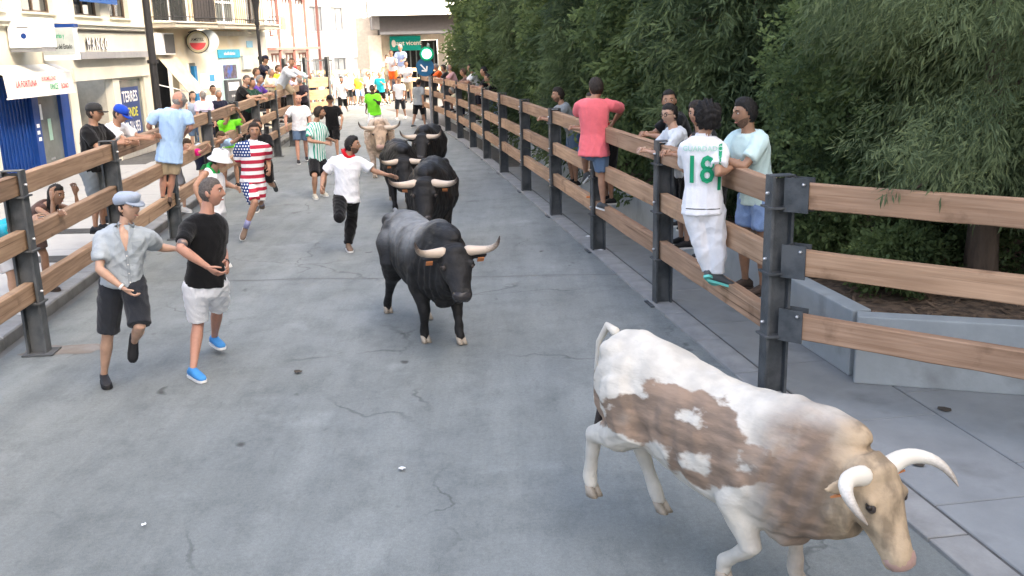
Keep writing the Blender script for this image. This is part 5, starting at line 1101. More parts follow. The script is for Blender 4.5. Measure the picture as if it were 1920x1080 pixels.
runner((705,262),1.80,L((LIME,'tee'),(W_,.9),(SHK,SOLW),'dark',('buzz','black'),girth=1.08,hem=-.22,ease=.03),'dark-skinned man in lime green T-shirt running ahead of the cream bull',RUN1,-95,.015)
runner((645,222),1.80,L((W_,'tee'),(K_,.9),(SHW,SOLW),'tan',('short','black'),beard='black',hem=-.16),'bearded man in white T-shirt and black shorts running in the distance',RUN1,-85,.018)
runner((590,206),1.80,L((NAVY,'tee'),(W_,.85),(SHW,SOLW),'tan',('short','dark'),hem=-.1),'man in navy T-shirt and white shorts by the far left barrier',WALK,-85,.018)
runner((605,201),1.75,L((CREAMC,'tee'),(cloth((.55,.53,.45)),.95),(SHW,SOLW),'tan',('short','brown'),beard='brown',hem=-.18),'man in cream T-shirt and khaki shorts by the far left barrier',WALK,-85,.018)
runner((632,197),1.68,L((cloth((.78,.90,.92)),'tee'),(cloth((.6,.75,.8)),.9),(SHW,SOLW),'fair',('short','white')),'fair-haired person in pale turquoise in the far street',WALK,-90,.02)
runner((653,194),1.70,L((cloth((.42,.66,.86)),'tee'),(JEAN,.9),(SHW,SOLW),'fair',('short','grey')),'person in sky blue shirt in the far street',WALK,-90,.02)
runner((676,199),1.76,L((YEL,'tee'),(JEAN,.9),(SHW,SOLW),'red',('bald','grey'),girth=1.1),'man in yellow T-shirt running in the far street',RUN1,-90,.02)
runner((684,184),1.76,L((RED,'tee'),(K_,.9),(SHW,SOLW),'fair',('short','black')),'person in red top behind the yellow T-shirt',RUN2,-90,.02)
runner((697,205),1.74,L((W_,'tee'),(K_,.95),(SHW,SOLW),'tan',('short','dark')),'person in white T-shirt between the yellow and turquoise shirts',RUN2,-90,.02)
runner((716,206),1.84,L((CY,'tee'),(K_,.9),(SHK,SOLW),'tan',('short','grey'),hem=-.18),'man in bright turquoise T-shirt running in the far street',RUN1,-95,.018)
runner((752,224),1.74,L((W_,'tee'),(KJ,1.1),(SHW,SOLW),'tan',('short','black'),hem=-.16,ease=.03),'person in loose white T-shirt and dark shorts walking near the right barrier',WALK,-100,.018)
runner((787,239),1.76,L((GR,'tee'),(K_,1.0),(SHG,SOLW),'tan',('short','dark'),hem=-.2,ease=.03),'man in grey T-shirt and black shorts turned to the right barrier',WALK,60,.016,headf=(.6,1,0))
runner((498,392),1.72,L((K_,'tee'),(K_,.9),(SHG,SOLW),'tan',('short','dark')),'person in black running close behind the stars and stripes shirt',RUN1,-85,.016)
J = runner((436,352),1.74,L((LIME,'tee'),(W_,.85),(SHK,SOLW),'tan',('short','brown'),fem=1),'person in lime green top raising both hands by the left barrier',dict(lean=2,aL=(95,15,85,30),aR=(95,15,85,30),lL=(5,4,5),lR=(-4,4,4)),-35,.014)
# far crowd in the corner on the right
for px,y,z,lab,lk in (((752,90),41.5,1.9,'person in blue and white perched high on the far corner barrier',L((cloth((.65,.72,.88)),'tee'),(W_,.9),hair=('short','white'),skin_='fair')),((735,100),42,1.6,'dark-haired person in white sitting on the far corner barrier',L((W_,'tee'),(ORG,.9),hair=('short','dark'))),
    ((740,120),42.5,.7,'person in grey standing behind the far corner barrier',L((GR,'tee'),(DEN,.9))),((763,120),41,.7,'person in white shirt leaning in the far corner',L((W_,'tee'),(KH,.9))),((727,108),44,1.0,'person in cream at the left of the far corner group',L((CREAMC,'tee'),(KH,.9))),
    ((555,132),33.8,.74,'spectator in red cap near the end of the left barrier',L((W_,'tee'),(DEN,.9),hat=('cap',RED))),((565,150),32.5,.5,'balding spectator in dark shirt at the end of the left barrier',L((cloth((.22,.20,.24)),'tee'),(K_,1.9),hair=('bald','grey'),skin_='red')),((540,128),33.2,.9,'spectator in rose shirt beside the red cap',L((ROSE,'tee'),(NAVY,.9))),
    ((563,128),37,.6,'spectator in pale green behind the red cap',L((cloth((.70,.86,.80)),'tee'),(K_,.9),hair=('short','brown')))):
    p = gy(px,y); J = J_fk(1.72,(p[0],y),-100,z0=p[2]-1.60,lean=12,aL=(30,10,50,15),aR=(30,10,50,15),lL=(5,4,5),lR=(0,4,5)); make_person(J,lab,lk,.02,'distant spectators')
for px,y,lab,lk in (((507,140),29.6,'spectator in cream shirt behind the man climbing the left barrier',L((CREAMC,'tee'),(K_,.9),hair=('short','grey'))),((519,133),31.2,'spectator in yellow top behind the left barrier',L((YEL,'tee'),(K_,.9),hair=('short','brown'),fem=1)),((533,142),32.0,'spectator in violet shirt near the end of the left barrier',L((LAV,'tee'),(K_,.9),hair=('short','dark'))),((549,146),32.6,'spectator in white vest near the end of the left barrier',L((W_,'tank'),(DEN,.9),hair=('short','black'),skin_='olive')),((470,160),24.6,'spectator in dark green top half hidden by the bald man in black',L((cloth((.12,.25,.2)),'tee'),(K_,.9),hair=('short','dark')))):
    p = gy(px,y); J = J_fk(1.70,(p[0]-.1,y),-20,z0=p[2]-1.52,lean=14,aL=(46,14,52,50),aR=(46,14,52,50),lL=(5,4,5),lR=(0,4,5)); make_person(J,lab,lk,.018,'spectators at the barriers')
rg = np.random.default_rng(5)
heads = [(651,122,'violet'),(664,120,'black'),(688,118,'white'),(699,119,'grey'),(706,121,'navy'),(714,117,'brown'),(722,120,'rose'),(658,130,'blue'),(668,127,'dark grey')]
cols = {'violet':LAV,'black':K_,'white':W_,'grey':GR,'navy':NAVY,'brown':cloth((.42,.33,.30)),'rose':ROSE,'blue':JEAN,'dark grey':KJ}
for i,(x,yv,cn) in enumerate(heads):
    y = 51+i%3*.7; p = gy((x,yv),y); J = J_fk(1.72,(p[0],y),-90+rg.uniform(-20,20),z0=0,**WALK); make_person(J,'distant bystander in %s top in front of the far barrier' % cn,L((cols[cn],'tee'),(K_,.95),skin_=['tan','fair','olive'][i%3],hair=('short',['dark','grey','brown'][i%3])),.022,'far crowd')

# ---- printing on the shirts
from mathutils.bvhtree import BVHTree
def print_on(J, txt, m, size, center, direction, up=UP, name='print', bold=True, squash=1.0, off=.006):
    so = J['shirt_obj']; inv = np.array(INV[so.name]); me = so.data
    bv = BVHTree.FromPolygons([v.co[:] for v in me.vertices],[tuple(p.vertices) for p in me.polygons])
    d = nrm(direction); r = nrm(np.cross(d,up)); u = np.cross(r,d)
    mb = text_mb(txt,size,np.asarray(center)-d*.5,r,u,d*0,0,bold=bold,squash=squash); V = mb.V(); A=inv; Vl = V@A[:3,:3].T+A[:3,3]; dl = A[:3,:3]@d; out=[]
    for v in Vl:
        h = bv.ray_cast(Vector(v),Vector(dl),1.2); out.append(np.array(h[0])-dl*off if h[0] is not None else v+dl*.35)
    me2 = bpy.data.meshes.new(name); me2.from_pydata([list(v) for v in out],[],mb.f); me2.materials.append(m); o = bpy.data.objects.new(name,me2); COL.objects.link(o); parent_to(o,so); return o
J = CHARS['j18']; c = lerp(J['pel'],J['neck'],.5); bk = J['chestf']
MG = mat('print_green',(.01,.30,.14),rough=.7,var=.05)
print_on(J,'18',MG,.34,c+UP*-.09-J['cr']*.03,bk,squash=.78,off=.014); print_on(J,'GUARDADO',mat('print_pale',(.45,.68,.58),rough=.7),.062,lerp(J['pel'],J['neck'],.80),bk,off=.013)
for s in (-1,1):
    mb = MB(); 

# ================================================================= BULLS
def hide_mat(name, base, var=.25, dust=None, dust_amt=.5, patch=None, face=None, belly=None, rough=.62):
    """coat colour: base, a paler dusty saddle, coloured patches low on the flanks (all markings of the hide)"""
    m = bpy.data.materials.new(name); m.use_nodes=True; nt=m.node_tree; N=nt.nodes; Lk=nt.links; b=N['Principled BSDF']
    tc=N.new('ShaderNodeTexCoord'); sp=N.new('ShaderNodeSeparateXYZ'); Lk.new(tc.outputs['Object'],sp.inputs[0])
    def noise(sc,det=5,st=(1,1,1)):
        mp=N.new('ShaderNodeMapping'); mp.inputs['Scale'].default_value=st; Lk.new(tc.outputs['Object'],mp.inputs[0]); n=N.new('ShaderNodeTexNoise'); n.inputs['Scale'].default_value=sc; n.inputs['Detail'].default_value=det; Lk.new(mp.outputs[0],n.inputs['Vector']); return n.outputs['Fac']
    def mth(op,a,bv,c=None):
        x=N.new('ShaderNodeMath'); x.operation=op
        for i,v in enumerate((a,bv,c)):
            if v is None: continue
            if isinstance(v,(int,float)): x.inputs[i].default_value=v
            else: Lk.new(v,x.inputs[i])
        return x.outputs[0]
    def ramp(f,p0,p1):
        r=N.new('ShaderNodeMapRange'); r.interpolation_type='SMOOTHSTEP'; r.inputs[1].default_value=p0; r.inputs[2].default_value=p1; Lk.new(f,r.inputs[0]); return r.outputs[0]
    def mix(f,a,c,typ='MIX'):
        x=N.new('ShaderNodeMixRGB'); x.blend_type=typ
        if isinstance(f,float): x.inputs['Fac'].default_value=f
        else: Lk.new(f,x.inputs['Fac'])
        for i,v in (('Color1',a),('Color2',c)):
            if isinstance(v,tuple): x.inputs[i].default_value=v+(1,)
            else: Lk.new(v,x.inputs[i])
        return x.outputs['Color']
    c=mix(ramp(noise(7,6),.3,.7), tuple(v*(1-var) for v in base), tuple(min(1,v*(1+var)) for v in base))
    zz,yy=sp.outputs['Z'],sp.outputs['Y']
    if dust: c=mix(mth('MULTIPLY',mth('MULTIPLY',ramp(zz,.78,1.12),ramp(yy,.62,.30)),mth('MULTIPLY',ramp(noise(3.2,6),.28,.60),dust_amt)),c,dust)
    if patch:
        col,z0,z1=patch
        f=mth('ADD',zz,mth('MULTIPLY',mth('SUBTRACT',noise(3.6,9,(1,.6,1.15)),.5),1.15)); k=mth('MULTIPLY',ramp(f,z1,z1-.05),ramp(f,z0,z0+.07)); k=mth('MULTIPLY',k,mth('MULTIPLY',ramp(yy,-1.05,-.80),ramp(noise(1.7,2),.25,.42)))
        k2=mth('MULTIPLY',ramp(yy,.35,.62),mth('MULTIPLY',ramp(zz,1.22,1.02),ramp(yy,1.15,.95)))     # dark neck and shoulder
        c=mix(mth('MULTIPLY',mth('MAXIMUM',k,mth('MULTIPLY',k2,ramp(noise(3,5),.22,.5))),.92),c,mix(ramp(noise(11,8,(1,.3,1.6)),.35,.68),col,tuple(min(1,v*1.9) for v in col)))
    if face:
        fc=mix(ramp(noise(9,7,(1,1,.5)),.42,.62),face,tuple(v*.55 for v in face)); c=mix(ramp(yy,.74,.90),c,fc)
    if belly: c=mix(mth('MULTIPLY',ramp(zz,.62,.48),ramp(zz,.0,.01)),c,belly)
    Lk.new(c,b.inputs['Base Color']); b.inputs['Roughness'].default_value=rough; b.inputs['Specular IOR Level'].default_value=.28
    bp=N.new('ShaderNodeBump'); bp.inputs['Strength'].default_value=.55; bp.inputs['Distance'].default_value=.012; Lk.new(noise(34,9,(1,.45,1)),bp.inputs['Height']); Lk.new(bp.outputs[0],b.inputs['Normal'])
    return m
def horn_mat(name, c0, tip):
    m=bpy.data.materials.new(name); m.use_nodes=True; nt=m.node_tree; N=nt.nodes; Lk=nt.links; b=N['Principled BSDF']; at=N.new('ShaderNodeAttribute'); at.attribute_name='tint'
    cr=N.new('ShaderNodeValToRGB'); e=cr.color_ramp.elements; e[0].color=c0+(1,); e[0].position=.45; e[1].color=tip+(1,); e[1].position=.92
    nz=N.new('ShaderNodeTexNoise'); nz.inputs['Scale'].default_value=14; ad=N.new('ShaderNodeMath'); ad.operation='MULTIPLY_ADD'; ad.inputs[1].default_value=.35; Lk.new(nz.outputs['Fac'],ad.inputs[0]); Lk.new(at.outputs['Fac'],ad.inputs[2]); sb=N.new('ShaderNodeMath'); sb.operation='SUBTRACT'; sb.inputs[1].default_value=.17; Lk.new(ad.outputs[0],sb.inputs[0])
    Lk.new(sb.outputs[0],cr.inputs['Fac']); Lk.new(cr.outputs[0],b.inputs['Base Color']); b.inputs['Roughness'].default_value=.4; return m
HORN = horn_mat('horn_bone',(.55,.44,.34),(.05,.035,.03)); HORNW = horn_mat('horn_pale',(.78,.72,.62),(.30,.25,.20)); HOOF = mat('hoof',(.33,.28,.22),rough=.5,var=.3,scale=12); HOOFD=mat('hoof_dark',(.10,.085,.07),rough=.5,var=.3,scale=12)
EARTAG = mat('ear_tag',(.60,.22,.08),rough=.5,var=.05); NOSE = mat('wet_nose',(.035,.032,.033),rough=.25,var=.2); NOSEP = mat('pink_nose',(.42,.27,.22),rough=.35,var=.15)
def ik2(a, c, l1, l2, bend):
    d=c-a; L_=min(np.linalg.norm(d),(l1+l2)*.999); dn=nrm(d); x=(l1*l1-l2*l2+L_*L_)/(2*L_); h=math.sqrt(max(l1*l1-x*x,0)); b=nrm(bend-dn*(bend@dn)); return a+dn*x+b*h
def muscle(body, Mw, sc):
    """ribs, neck folds and uneven muscle on the finished skin"""
    V=body.V(); A=np.array(Mw.inverted()); Lc=(V@A[:3,:3].T+A[:3,3])/sc; x,y,z=Lc.T; w=lambda v,a,b:np.clip((v-a)/(b-a),0,1)
    D=.0045*np.sin(y*46+z*9)*w(y,-.42,-.25)*w(y,.28,.12)*w(z,.62,.75)*w(z,1.25,1.1)                      # ribs
    D+=.0075*np.sin(y*52-z*30+2*np.sin(z*7))*w(y,.50,.62)*w(y,1.08,.95)*w(z,1.25,1.05)                   # neck folds
    D+=.010*np.exp(-((y-.26)/.07)**2)*-w(z,.7,.85)*w(z,1.25,1.1)                                         # groove behind the shoulder
    D+=-.012*np.exp(-((y+.36)/.10)**2-((z-1.0)/.16)**2)                                                   # flank hollow
    D+=.007*(np.sin(x*17+y*11+z*13)*np.sin(y*15-z*12+1)+.5*np.sin(y*31+z*27)*np.sin(x*29+z*9))*w(z,.45,.6)
    body.v=[V+body.nr*(D*sc)[:,None]]
def bull(label, pos, yaw, hide, scale=1.0, pitch=0, lift=0, feet=None, head=(0,35), horn='up', hornm=None, hoofm=None, nosem=None, tagear=True, turn=0, q=.016, roll=0, neckdrop=0.0, hornscale=1.0, headw=1.16):
    """local frame: y forward, z up. feet: FL FR RL RR -> (dy, lift) of each hoof. head: (turn, droop) in degrees"""
    root=thing('bull',(pos[0],pos[1],0),label,'bull',rad(yaw)-math.pi/2,'bulls running in the street')
    Mw=Matrix.Translation((pos[0],pos[1],0))@Matrix.Rotation(rad(yaw)-math.pi/2,4,'Z')
    P=rad(pitch); cz=.95
    def B(p):   # body pitch about its middle
        x,y,z=p; z-=cz; a=rad(roll); x,z=x*math.cos(a)+z*math.sin(a),-x*math.sin(a)+z*math.cos(a); y,z=y*math.cos(P)-z*math.sin(P),y*math.sin(P)+z*math.cos(P); return np.array([x,y,z+cz+lift])
    def out(mb):  # local -> world (scaled)
        V=mb.V()*scale; A=np.array(Mw); mb.v=[V@A[:3,:3].T+A[:3,3]]; return mb
    ta=rad(turn)
    def bendxy(y): # gentle sideways curve of the neck
        return 0 if y<.45 else math.sin(ta)*(y-.45)*.9
    mb=MB()
    st=[(-.99,1.12,.98,.05),(-.95,1.24,.84,.15),(-.86,1.315,.72,.225),(-.70,1.345,.64,.275),(-.48,1.345,.60,.295),(-.20,1.305,.56,.330),(.08,1.300,.525,.350),(.32,1.345,.50,.335),(.52,1.415,.50,.305),(.70,1.440,.56,.265),(.86,1.425,.66,.225),(1.0,1.385,.76,.190),(1.12,1.33,.86,.155)]
    R=[]
    for (y,zt,zb,w) in st:
        nd = neckdrop*max(0,(y-.45)/.67)**1.3; zt-=nd; zb-=nd
        c=(zt+zb)/2; h=(zt-zb)/2; n=20; t=np.arange(n)*2*math.pi/n; pts=[]
        for a in t:
            ca,sa=math.cos(a),math.sin(a); x=np.sign(ca)*abs(ca)**.85*w*(1-.22*max(0,sa)**2+.04*max(0,-sa)); z=c+h*np.sign(sa)*abs(sa)**.9; pts.append(B((x+bendxy(y),y,z)))
        R.append(np.array(pts))
    mb.rings(R)
    # haunch, shoulder, brisket, spine ridge, withers
    def blob(p,ax): mb.ball(B(p),ax,14,10)
    for sx in (-1,1):
        blob((sx*.185,-.66,.95),(.125,.25,.30)); blob((sx*.215,.40,.92),(.115,.20,.31)); blob((sx*.16,.62,1.0),(.11,.2,.24)); blob((sx*.15,-.80,1.20),(.09,.12,.09))
    blob((bendxy(.66),.66,.60-neckdrop*.2),(.14,.17,.13)); blob((bendxy(.66),.66,1.31-neckdrop*.25),(.17,.40,.13))
    blob((0,-.28,.56),(.05,.14,.07))
    # legs
    feet=feet or {}; hooves=[]
    for nm,sx,front in (('FL',-1,1),('FR',1,1),('RL',-1,0),('RR',1,0)):
        dy,lf=feet.get(nm,(0,0))[:2]; dx=feet.get(nm,(0,0,0))[2] if len(feet.get(nm,()))>2 else 0
        if front:
            top=B((sx*.20,.44,.86)); elb=B((sx*.205,.38,.70)); fet=np.array([sx*.17+dx,.44+dy,.115+lf]); kn=ik2(elb,fet,.335,.275,np.array([0,1.0,.1]))
            ft=nrm(fet-kn); hoof=fet+nrm(ft*.6+np.array([0,.35,-.6]))*.10
            mb.tube([top,elb,lerp(elb,kn,.35),lerp(elb,kn,.75),kn,lerp(kn,fet,.18),lerp(kn,fet,.6),fet,lerp(fet,hoof,.6)],[.150,.140,.112,.078,.072,.060,.047,.056,.050],12)
        else:
            top=B((sx*.17,-.62,.98)); stf=B((sx*.20,-.48,.74)); fet=np.array([sx*.17+dx,-.80+dy,.12+lf]); hk=ik2(stf,fet,.43,.36,np.array([0,-1.0,.15]))
            ft=nrm(fet-hk); hoof=fet+nrm(ft*.6+np.array([0,.35,-.6]))*.10
            mb.tube([top,stf,lerp(stf,hk,.4),lerp(stf,hk,.8),hk,lerp(hk,fet,.2),lerp(hk,fet,.6),fet,lerp(fet,hoof,.6)],[.21,.185,.142,.082,.072,.060,.048,.056,.050],12)
        if lf<.02: hoof[2]=max(hoof[2],.045)
        hooves.append((fet,hoof))
    # head
    ht,hd=rad(head[0]),rad(head[1]); nx=1.10; nd=neckdrop
    poll=B((bendxy(1.12),1.12,1.27-nd)); ha=np.array([math.sin(ht)*math.cos(hd),math.cos(ht)*math.cos(hd),-math.sin(hd)]); hr1=nrm(np.cross(ha,UP)); hu=np.cross(hr1,ha); hr=hr1*headw
    R=[]
    for t,w,u,dn in ((-.12,.09,.06,.10),(-.05,.140,.090,.155),(.04,.155,.10,.185),(.14,.148,.092,.185),(.23,.124,.078,.155),(.32,.102,.066,.122),(.40,.093,.062,.102),(.47,.090,.058,.086),(.52,.068,.040,.060)):
        R.append(mb.ring(poll+ha*t+hu*(u-dn)/2, hr*w, hu*(u+dn)/2, 16, 2.5))
    mb.rings(R)
    for sx in (-1,1):
        mb.ball(poll+ha*.13+hr*sx*.122+hu*.045,(.038,.038,.033),8,6); mb.ball(poll+ha*.17+hr*sx*.085-hu*.065,np.array([hr*.05,ha*.11,hu*.07]),10,8); mb.ball(poll+ha*.49+hr*sx*.048+hu*.01,(.03,.03,.03),8,6)
    mb.ball(poll+ha*.0+hu*.055,np.array([hr*.115,ha*.075,hu*.065]),12,8); mb.ball(poll+ha*.10+hu*.07,np.array([hr*.09,ha*.10,hu*.035]),12,8); mb.ball(poll+ha*.34+hu*.045,np.array([hr*.05,ha*.14,hu*.03]),10,8)
    for sx in (-1,1): mb.ball(poll+ha*.47-hu*.055+hr*sx*.035,np.array([hr*.05,ha*.06,hu*.035]),10,8); mb.ball(poll+ha*.235+hr*sx*.10+hu*.0,np.array([hr*.02,ha*.09,hu*.02]),8,6)
    mb.tube([B((bendxy(.95),.95,1.08-nd*.8)),poll-ha*.02-hu*.03,poll+ha*.06],[.19,.145,.11],14)
    # ears
    for sx in (-1,1):
        e0=poll+ha*.02+hr*sx*.135-hu*.015; ed=nrm(hr1*sx*.9-ha*.12-hu*.15); R=[]
        for t,w in ((0,.022),(.05,.044),(.11,.048),(.17,.030),(.205,.008)): R.append(mb.ring(e0+ed*t,ha*w*.9,hu*.014,10))
        mb.rings(R)
    body=remesh(out(mb),q*scale,3,.5); muscle(body,Mw,scale); bo=body.build('body',hide,root,smooth=True)
    def part(name,mb2,m,parent=root,smooth=True): return out(mb2).build(name,m,parent,smooth=smooth)
    o=MB()
    for sx in (-1,1): o.ball(poll+ha*.15+hr*sx*.128+hu*.034,np.array([hr*.020,ha*.040,hu*.030]),10,8)
    part('eye_rim',o,mat('eye_rim',(.05,.04,.035),rough=.5),bo)
    # horns
    for sx in (-1,1):
        h0=poll+hr*sx*.115+hu*.04-ha*.02; s=hornscale; hfw=nrm(ha*np.array([1,1,0])); hup=UP
        if horn=='up': K=[(0,0,0),(.09,.01,.0),(.18,.05,.005),(.27,.11,.03),(.325,.16,.09),(.34,.18,.18)]
        elif horn=='wide': K=[(0,0,0),(.10,.02,-.01),(.20,.06,-.01),(.29,.13,.01),(.345,.19,.05),(.365,.22,.11)]
        else: K=[(0,0,0),(.10,.0,.02),(.19,.03,.02),(.26,.10,.0),(.285,.18,-.05),(.27,.25,-.11)]
        pts=[h0+hr1*sx*a*s+hfw*bq*s+hup*c*s for a,bq,c in K]
        ts=np.linspace(0,1,14); Pp=np.array([[np.interp(t,np.linspace(0,1,len(K)),[p[i] for p in pts]) for i in range(3)] for t in ts])
        for _ in range(2): Pp[1:-1]=(Pp[:-2]+2*Pp[1:-1]+Pp[2:])/4
        o=MB(); o.tube(Pp,[.054*(1-t)**.7+.004 for t in ts],12); hn=part('horn',o,hornm or HORN)
        at=hn.data.attributes.new('tint','FLOAT','POINT'); nvp=len(hn.data.vertices); vals=np.clip((np.arange(nvp)//12-2)/13,0,1); at.data.foreach_set('value',vals.astype(float))
        o=MB(); o.ball(poll+ha*.15+hr*sx*.140+hu*.036,(.022,.021,.019),10,8); part('eye',o,EYE,bo)
        o=MB(); o.ball(poll+ha*.517+hr*sx*.038+hu*.012,np.array([hr*.016,ha*.012,hu*.011]),8,6); part('nostril',o,EYE,bo)
        if tagear: 
            e=poll+ha*.045+hr*sx*.235-hu*.05; o=MB(); o.box(e,hr*.030,ha*.006,hu*.034); part('ear_tag',o,EARTAG,root,False)
    o=MB(); o.rings([o.ring(poll+ha*t+hu*(u-dn)/2,hr*w,hu*(u+dn)/2,14,2.5) for t,w,u,dn in ((.45,.0915,.058,.086),(.485,.088,.057,.082),(.523,.068,.045,.060),(.537,.03,.02,.03))]); part('muzzle',o,nosem or NOSE,bo)
    # hooves: two claws each
    for fet,hoof in hooves:
        d=hoof-fet; d[2]=0; f=nrm(np.array([0,1.0,0])); r=np.array([1.0,0,0]); o=MB()
        dn=nrm(hoof-fet)
        for sx in (-1,1):
            c=hoof+r*sx*.026; R=[o.ring(c-dn*.035,r*.025,f*.036,10,2.4),o.ring(c+dn*.01+f*.008,r*.028,f*.045,10,2.4),o.ring(c+dn*.045+f*.016,r*.030,f*.052,10,2.6)]; o.rings(R)
        part('hoof',o,hoofm or HOOF)
    # tail
    t0=B((0,-.95,1.26)); o=MB(); pts=[t0,t0+(0,-.07,.03),t0+(.02,-.14,-.10),t0+(.04,-.15,-.35),t0+(.05,-.11,-.60)]; pts=[np.array(p) for p in pts]; o.tube(pts,[.035,.03,.022,.017,.015],8); part('tail',o,hide)
    o=MB(); o.tube([pts[-1],pts[-1]+(0.01,.01,-.12),pts[-1]+(.02,.02,-.26)],[.018,.040,.012],8); part('tail_tuft',o,mat('tuft_'+hide.name,(.05,.04,.035),rough=.9,var=.4,scale=30))
    return root
H_BLACK=hide_mat('hide_black',(.009,.0085,.0085),var=.4); H_DUST=hide_mat('hide_dusty_black',(.012,.0115,.0115),var=.4,dust=(.19,.195,.195),dust_amt=1.0)
H_WHITE=hide_mat('hide_white',(.55,.515,.45),var=.13,patch=((.15,.10,.068),.70,.97),face=(.46,.345,.225),rough=.75)
H_CREAM=hide_mat('hide_cream',(.52,.43,.34),var=.12,patch=((.34,.25,.19),.5,.95),face=(.40,.29,.20),rough=.75)
G_='bull'
bull('big white and brown bull with pale horns charging in the right foreground',(1.10,4.96),-50,H_WHITE,.85,pitch=-9,lift=.02,feet=dict(FL=(.10,.0),FR=(-.20,.05),RL=(.16,.10),RR=(-.18,.22)),head=(8,62),horn='down',hornm=HORNW,nosem=NOSEP,turn=6,neckdrop=.07,q=.0145,headw=1.06,tagear=True,hornscale=.98)
bull('dusty charcoal bull with upturned horns alone in the middle of the street',(-.90,9.72),-66,H_DUST,.90,feet=dict(FL=(.16,0),FR=(-.06,0),RL=(.25,0),RR=(-.22,0)),head=(10,48),horn='up',turn=4,q=.0145,neckdrop=.15,hornscale=.9)
bull('broad black bull with orange ear tags directly behind the charcoal bull',(-1.13,13.85),-90,H_BLACK,.98,feet=dict(FL=(.1,0),FR=(-.1,.1),RL=(-.1,0),RR=(.15,.1)),head=(0,58),horn='wide',q=.016,neckdrop=.14,hornscale=.9)
bull('black bull with its head low beside the running man\'s hand',(-2.0,17.7),-80,H_BLACK,.93,feet=dict(FL=(-.15,0),FR=(.12,.0),RL=(-.1,0),RR=(.15,.1)),head=(0,60),horn='wide',q=.018,neckdrop=.24,hornscale=.85)
bull('black bull farthest to the right of the herd near the barrier',(-1.72,20.8),-92,H_BLACK,.95,feet=dict(FL=(.1,0),FR=(-.1,.1)),head=(0,50),horn='up',tagear=False,q=.018,neckdrop=.12,hornscale=.9)
bull('cream and brown bull at the back of the herd',(-3.02,22.8),-82,H_CREAM,.97,feet=dict(FL=(-.1,0),FR=(.12,0)),head=(0,48),horn='up',tagear=False,q=.018,neckdrop=.1,nosem=NOSEP)
# ================================================================= DETAILS ON THE CLOTHES
def patch_on(obj, pts2d, center, direction, m, name, parent, up=UP, off=.004, div=6):
    """a small flat piece of cloth or skin laid on a garment: outline in metres (right, up) round center, seen along direction"""
    inv=np.array(INV[obj.name]); me=obj.data; bv=BVHTree.FromPolygons([v.co[:] for v in me.vertices],[tuple(p.vertices) for p in me.polygons])
    d=nrm(direction); r=nrm(np.cross(d,up)); u=np.cross(r,d); c0=np.mean(pts2d,0); V=[]; F=[]; n=len(pts2d); ring=[]
    for k in range(div+1):
        t=k/div; ring.append([]); 
        for i in range(n):
            for j in range(4):
                a=np.array(pts2d[i]); b=np.array(pts2d[(i+1)%n]); q=a+(b-a)*j/4; q=c0+(q-c0)*t; ring[-1].append(len(V)); V.append(q)
    for k in range(div):
        A,B=ring[k],ring[k+1]; m_=len(A)
        for i in range(m_): F.append((A[i],A[(i+1)%m_],B[(i+1)%m_],B[i]))
    out=[]
    for q in V:
        w=np.asarray(center)+r*q[0]+u*q[1]-d*.5; l=inv[:3,:3]@w+inv[:3,3]; dl=inv[:3,:3]@d; h=bv.ray_cast(Vector(l),Vector(dl),1.0)
        out.append(np.array(h[0])-dl*off if h[0] is not None else l+dl*.42)
    me2=bpy.data.meshes.new(name); me2.from_pydata([list(v) for v in out],[],F); me2.polygons.foreach_set('use_smooth',[True]*len(F)); me2.materials.append(m); o=bpy.data.objects.new(name,me2); COL.objects.link(o); parent_to(o,parent); return o
J=CHARS['cap']; so=J['shirt_obj']; ct=lerp(J['pel'],J['neck'],.8); d=-J['chestf']; shade=cloth((.57,.60,.62))
patch_on(so,[(-.055,.125),(.055,.125),(.006,-.10),(-.006,-.10)],ct,d,skin('fair'),'open_neck',so)
for sx in (-1,1): patch_on(so,[(sx*.04,.135),(sx*.085,.10),(sx*.075,.045),(sx*.028,-.02)],ct,d,shade,'collar_flap',so,off=.010)
patch_on(so,[(-.014,-.10),(.014,-.10),(.014,-.44),(-.014,-.44)],ct,d,shade,'placket',so,off=.004)
patch_on(so,[(.05,-.03),(.13,-.03),(.13,-.13),(.05,-.13)],ct,d,shade,'pocket',so,off=.005)
for i in range(4): 
    patch_on(so,[(-.005,-.14-i*.08),(.005,-.14-i*.08),(.005,-.15-i*.08),(-.005,-.15-i*.08)],ct,d,SOLW,'button',so,off=.007,div=1)
def band(J, a, b, t, r, w, m, name):
    p=lerp(J[a],J[b],t); dd=nrm(J[b]-J[a]); mb=MB(); mb.tube([p-dd*w/2,p+dd*w/2],[r*J['k'],r*J['k']],14,round_ends=False); return mb.build(name,m,J['root'],smooth=True)
band(J,'elR','wrR',.93,.030,.02,SOLW,'wristband')
J=CHARS['black']; band(J,'elL','wrL',.95,.031,.026,SOLK,'watch'); band(J,'shR','elR',.80,.0455,.075,mat('tattooed_skin',(.33,.22,.17),rough=.55,var=.1,scale=10,col2=(.13,.11,.11),c2scale=22,c2lo=.42,c2hi=.52),'tattoo')
band(CHARS['bucket'],'knR','anR',.9,.042,.03,GRN,'ankle_band')
J=CHARS['kerchief']; so=J['shirt_obj']
# green trim on the number 18 jersey
J=CHARS['j18']; so=J['shirt_obj']
for s in 'R':
    patch_on(so,[(.135,.10),(.165,.11),(.160,-.30),(.132,-.30)],lerp(J['pel'],J['neck'],.72),J['chestf'],MG,'green_stripe',so,off=.004)
patch_on(so,[(-.15,.0),(.15,.0),(.15,-.008),(-.15,-.008)],lerp(J['pel'],J['neck'],-.02),J['chestf'],MATS['letter_black'],'hem_line',so,off=.004)
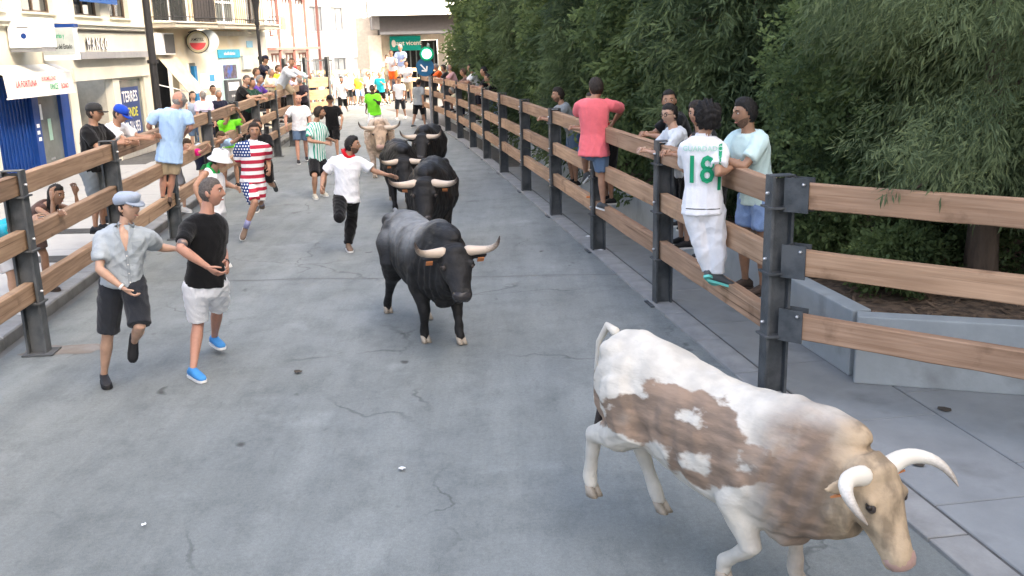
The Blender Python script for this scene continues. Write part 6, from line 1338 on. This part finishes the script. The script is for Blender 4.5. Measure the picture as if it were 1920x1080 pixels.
# ================================================================= LITTER
def litter(name,label,px,m,size,seed):
    rg=np.random.default_rng(seed); c=gz(px,.004); mb=MB(); n=10; R=[]
    top=[(c[0]+math.cos(a)*size*rg.uniform(.5,1),c[1]+math.sin(a)*size*rg.uniform(.5,1),c[2]+rg.uniform(0,.012)) for a in np.linspace(0,2*math.pi,n,endpoint=False)]
    mid=(c[0],c[1],c[2]+size*.35); mb.add(top+[mid],[(i,(i+1)%n,n) for i in range(n)]); o=mb.build(name,m); o.location=(0,0,.004); tag(o,label,'litter',group='litter in the street'); return o
PAPER=mat('paper',(.72,.72,.72),rough=.8,var=.08); ORP=mat('orange_wrapper',(.75,.25,.08),rough=.5)
litter('paper_scrap','small white paper scrap on the road in front of the charcoal bull',(753,880),PAPER,.035,1)
litter('paper_scrap','crumpled white napkin by the kerb under the coral man',(1103,445),PAPER,.09,2)
litter('paper_scrap','white scrap at the foot of the post below the coral man',(1126,471),PAPER,.08,3)
litter('dung_spot','squashed dark dropping on the road left of centre',(558,698),mat('dung',(.06,.05,.04),rough=.9),.05,4)
litter('dung_spot','dark smear of dung on the pavement near the planter',(1770,768),MATS['dung'],.06,5)
litter('dung_spot','dark clot on the pavement right of the white bull horn',(1722,872),MATS['dung'],.05,6)
litter('paper_scrap','tiny pale paper scrap on the road below the runners',(270,985),PAPER,.02,7)
# orange and white wrapper lying on the lower rail
q=gy((1107,371),13.72); mb=MB(); c=np.array([q[0],q[1],.752]); mb.box(c,(.06,0,0),(0,.03,0),(0,0,.012)); o=mb.build('wrapper',ORP); tag(o,'orange wrapper lying on the lower rail beside the coral man','litter')
# rust stain beside the near left post
rg=np.random.default_rng(9); c=gz((120,655)); mb=MB(); n=18
mb.add([(c[0]+math.cos(a)*.55*rg.uniform(.6,1),c[1]+math.sin(a)*.22*rg.uniform(.6,1),-.003) for a in np.linspace(0,2*math.pi,n,endpoint=False)],[tuple(range(n))]); tag(mb.build('road_stain',mat('rust_stain',(.225,.205,.185),rough=.9,var=.15,scale=3,col2=(.19,.165,.14),c2scale=5)),kind='structure')
for o_ in list(TMP.collection.objects): bpy.data.objects.remove(o_)
bpy.data.scenes.remove(TMP)
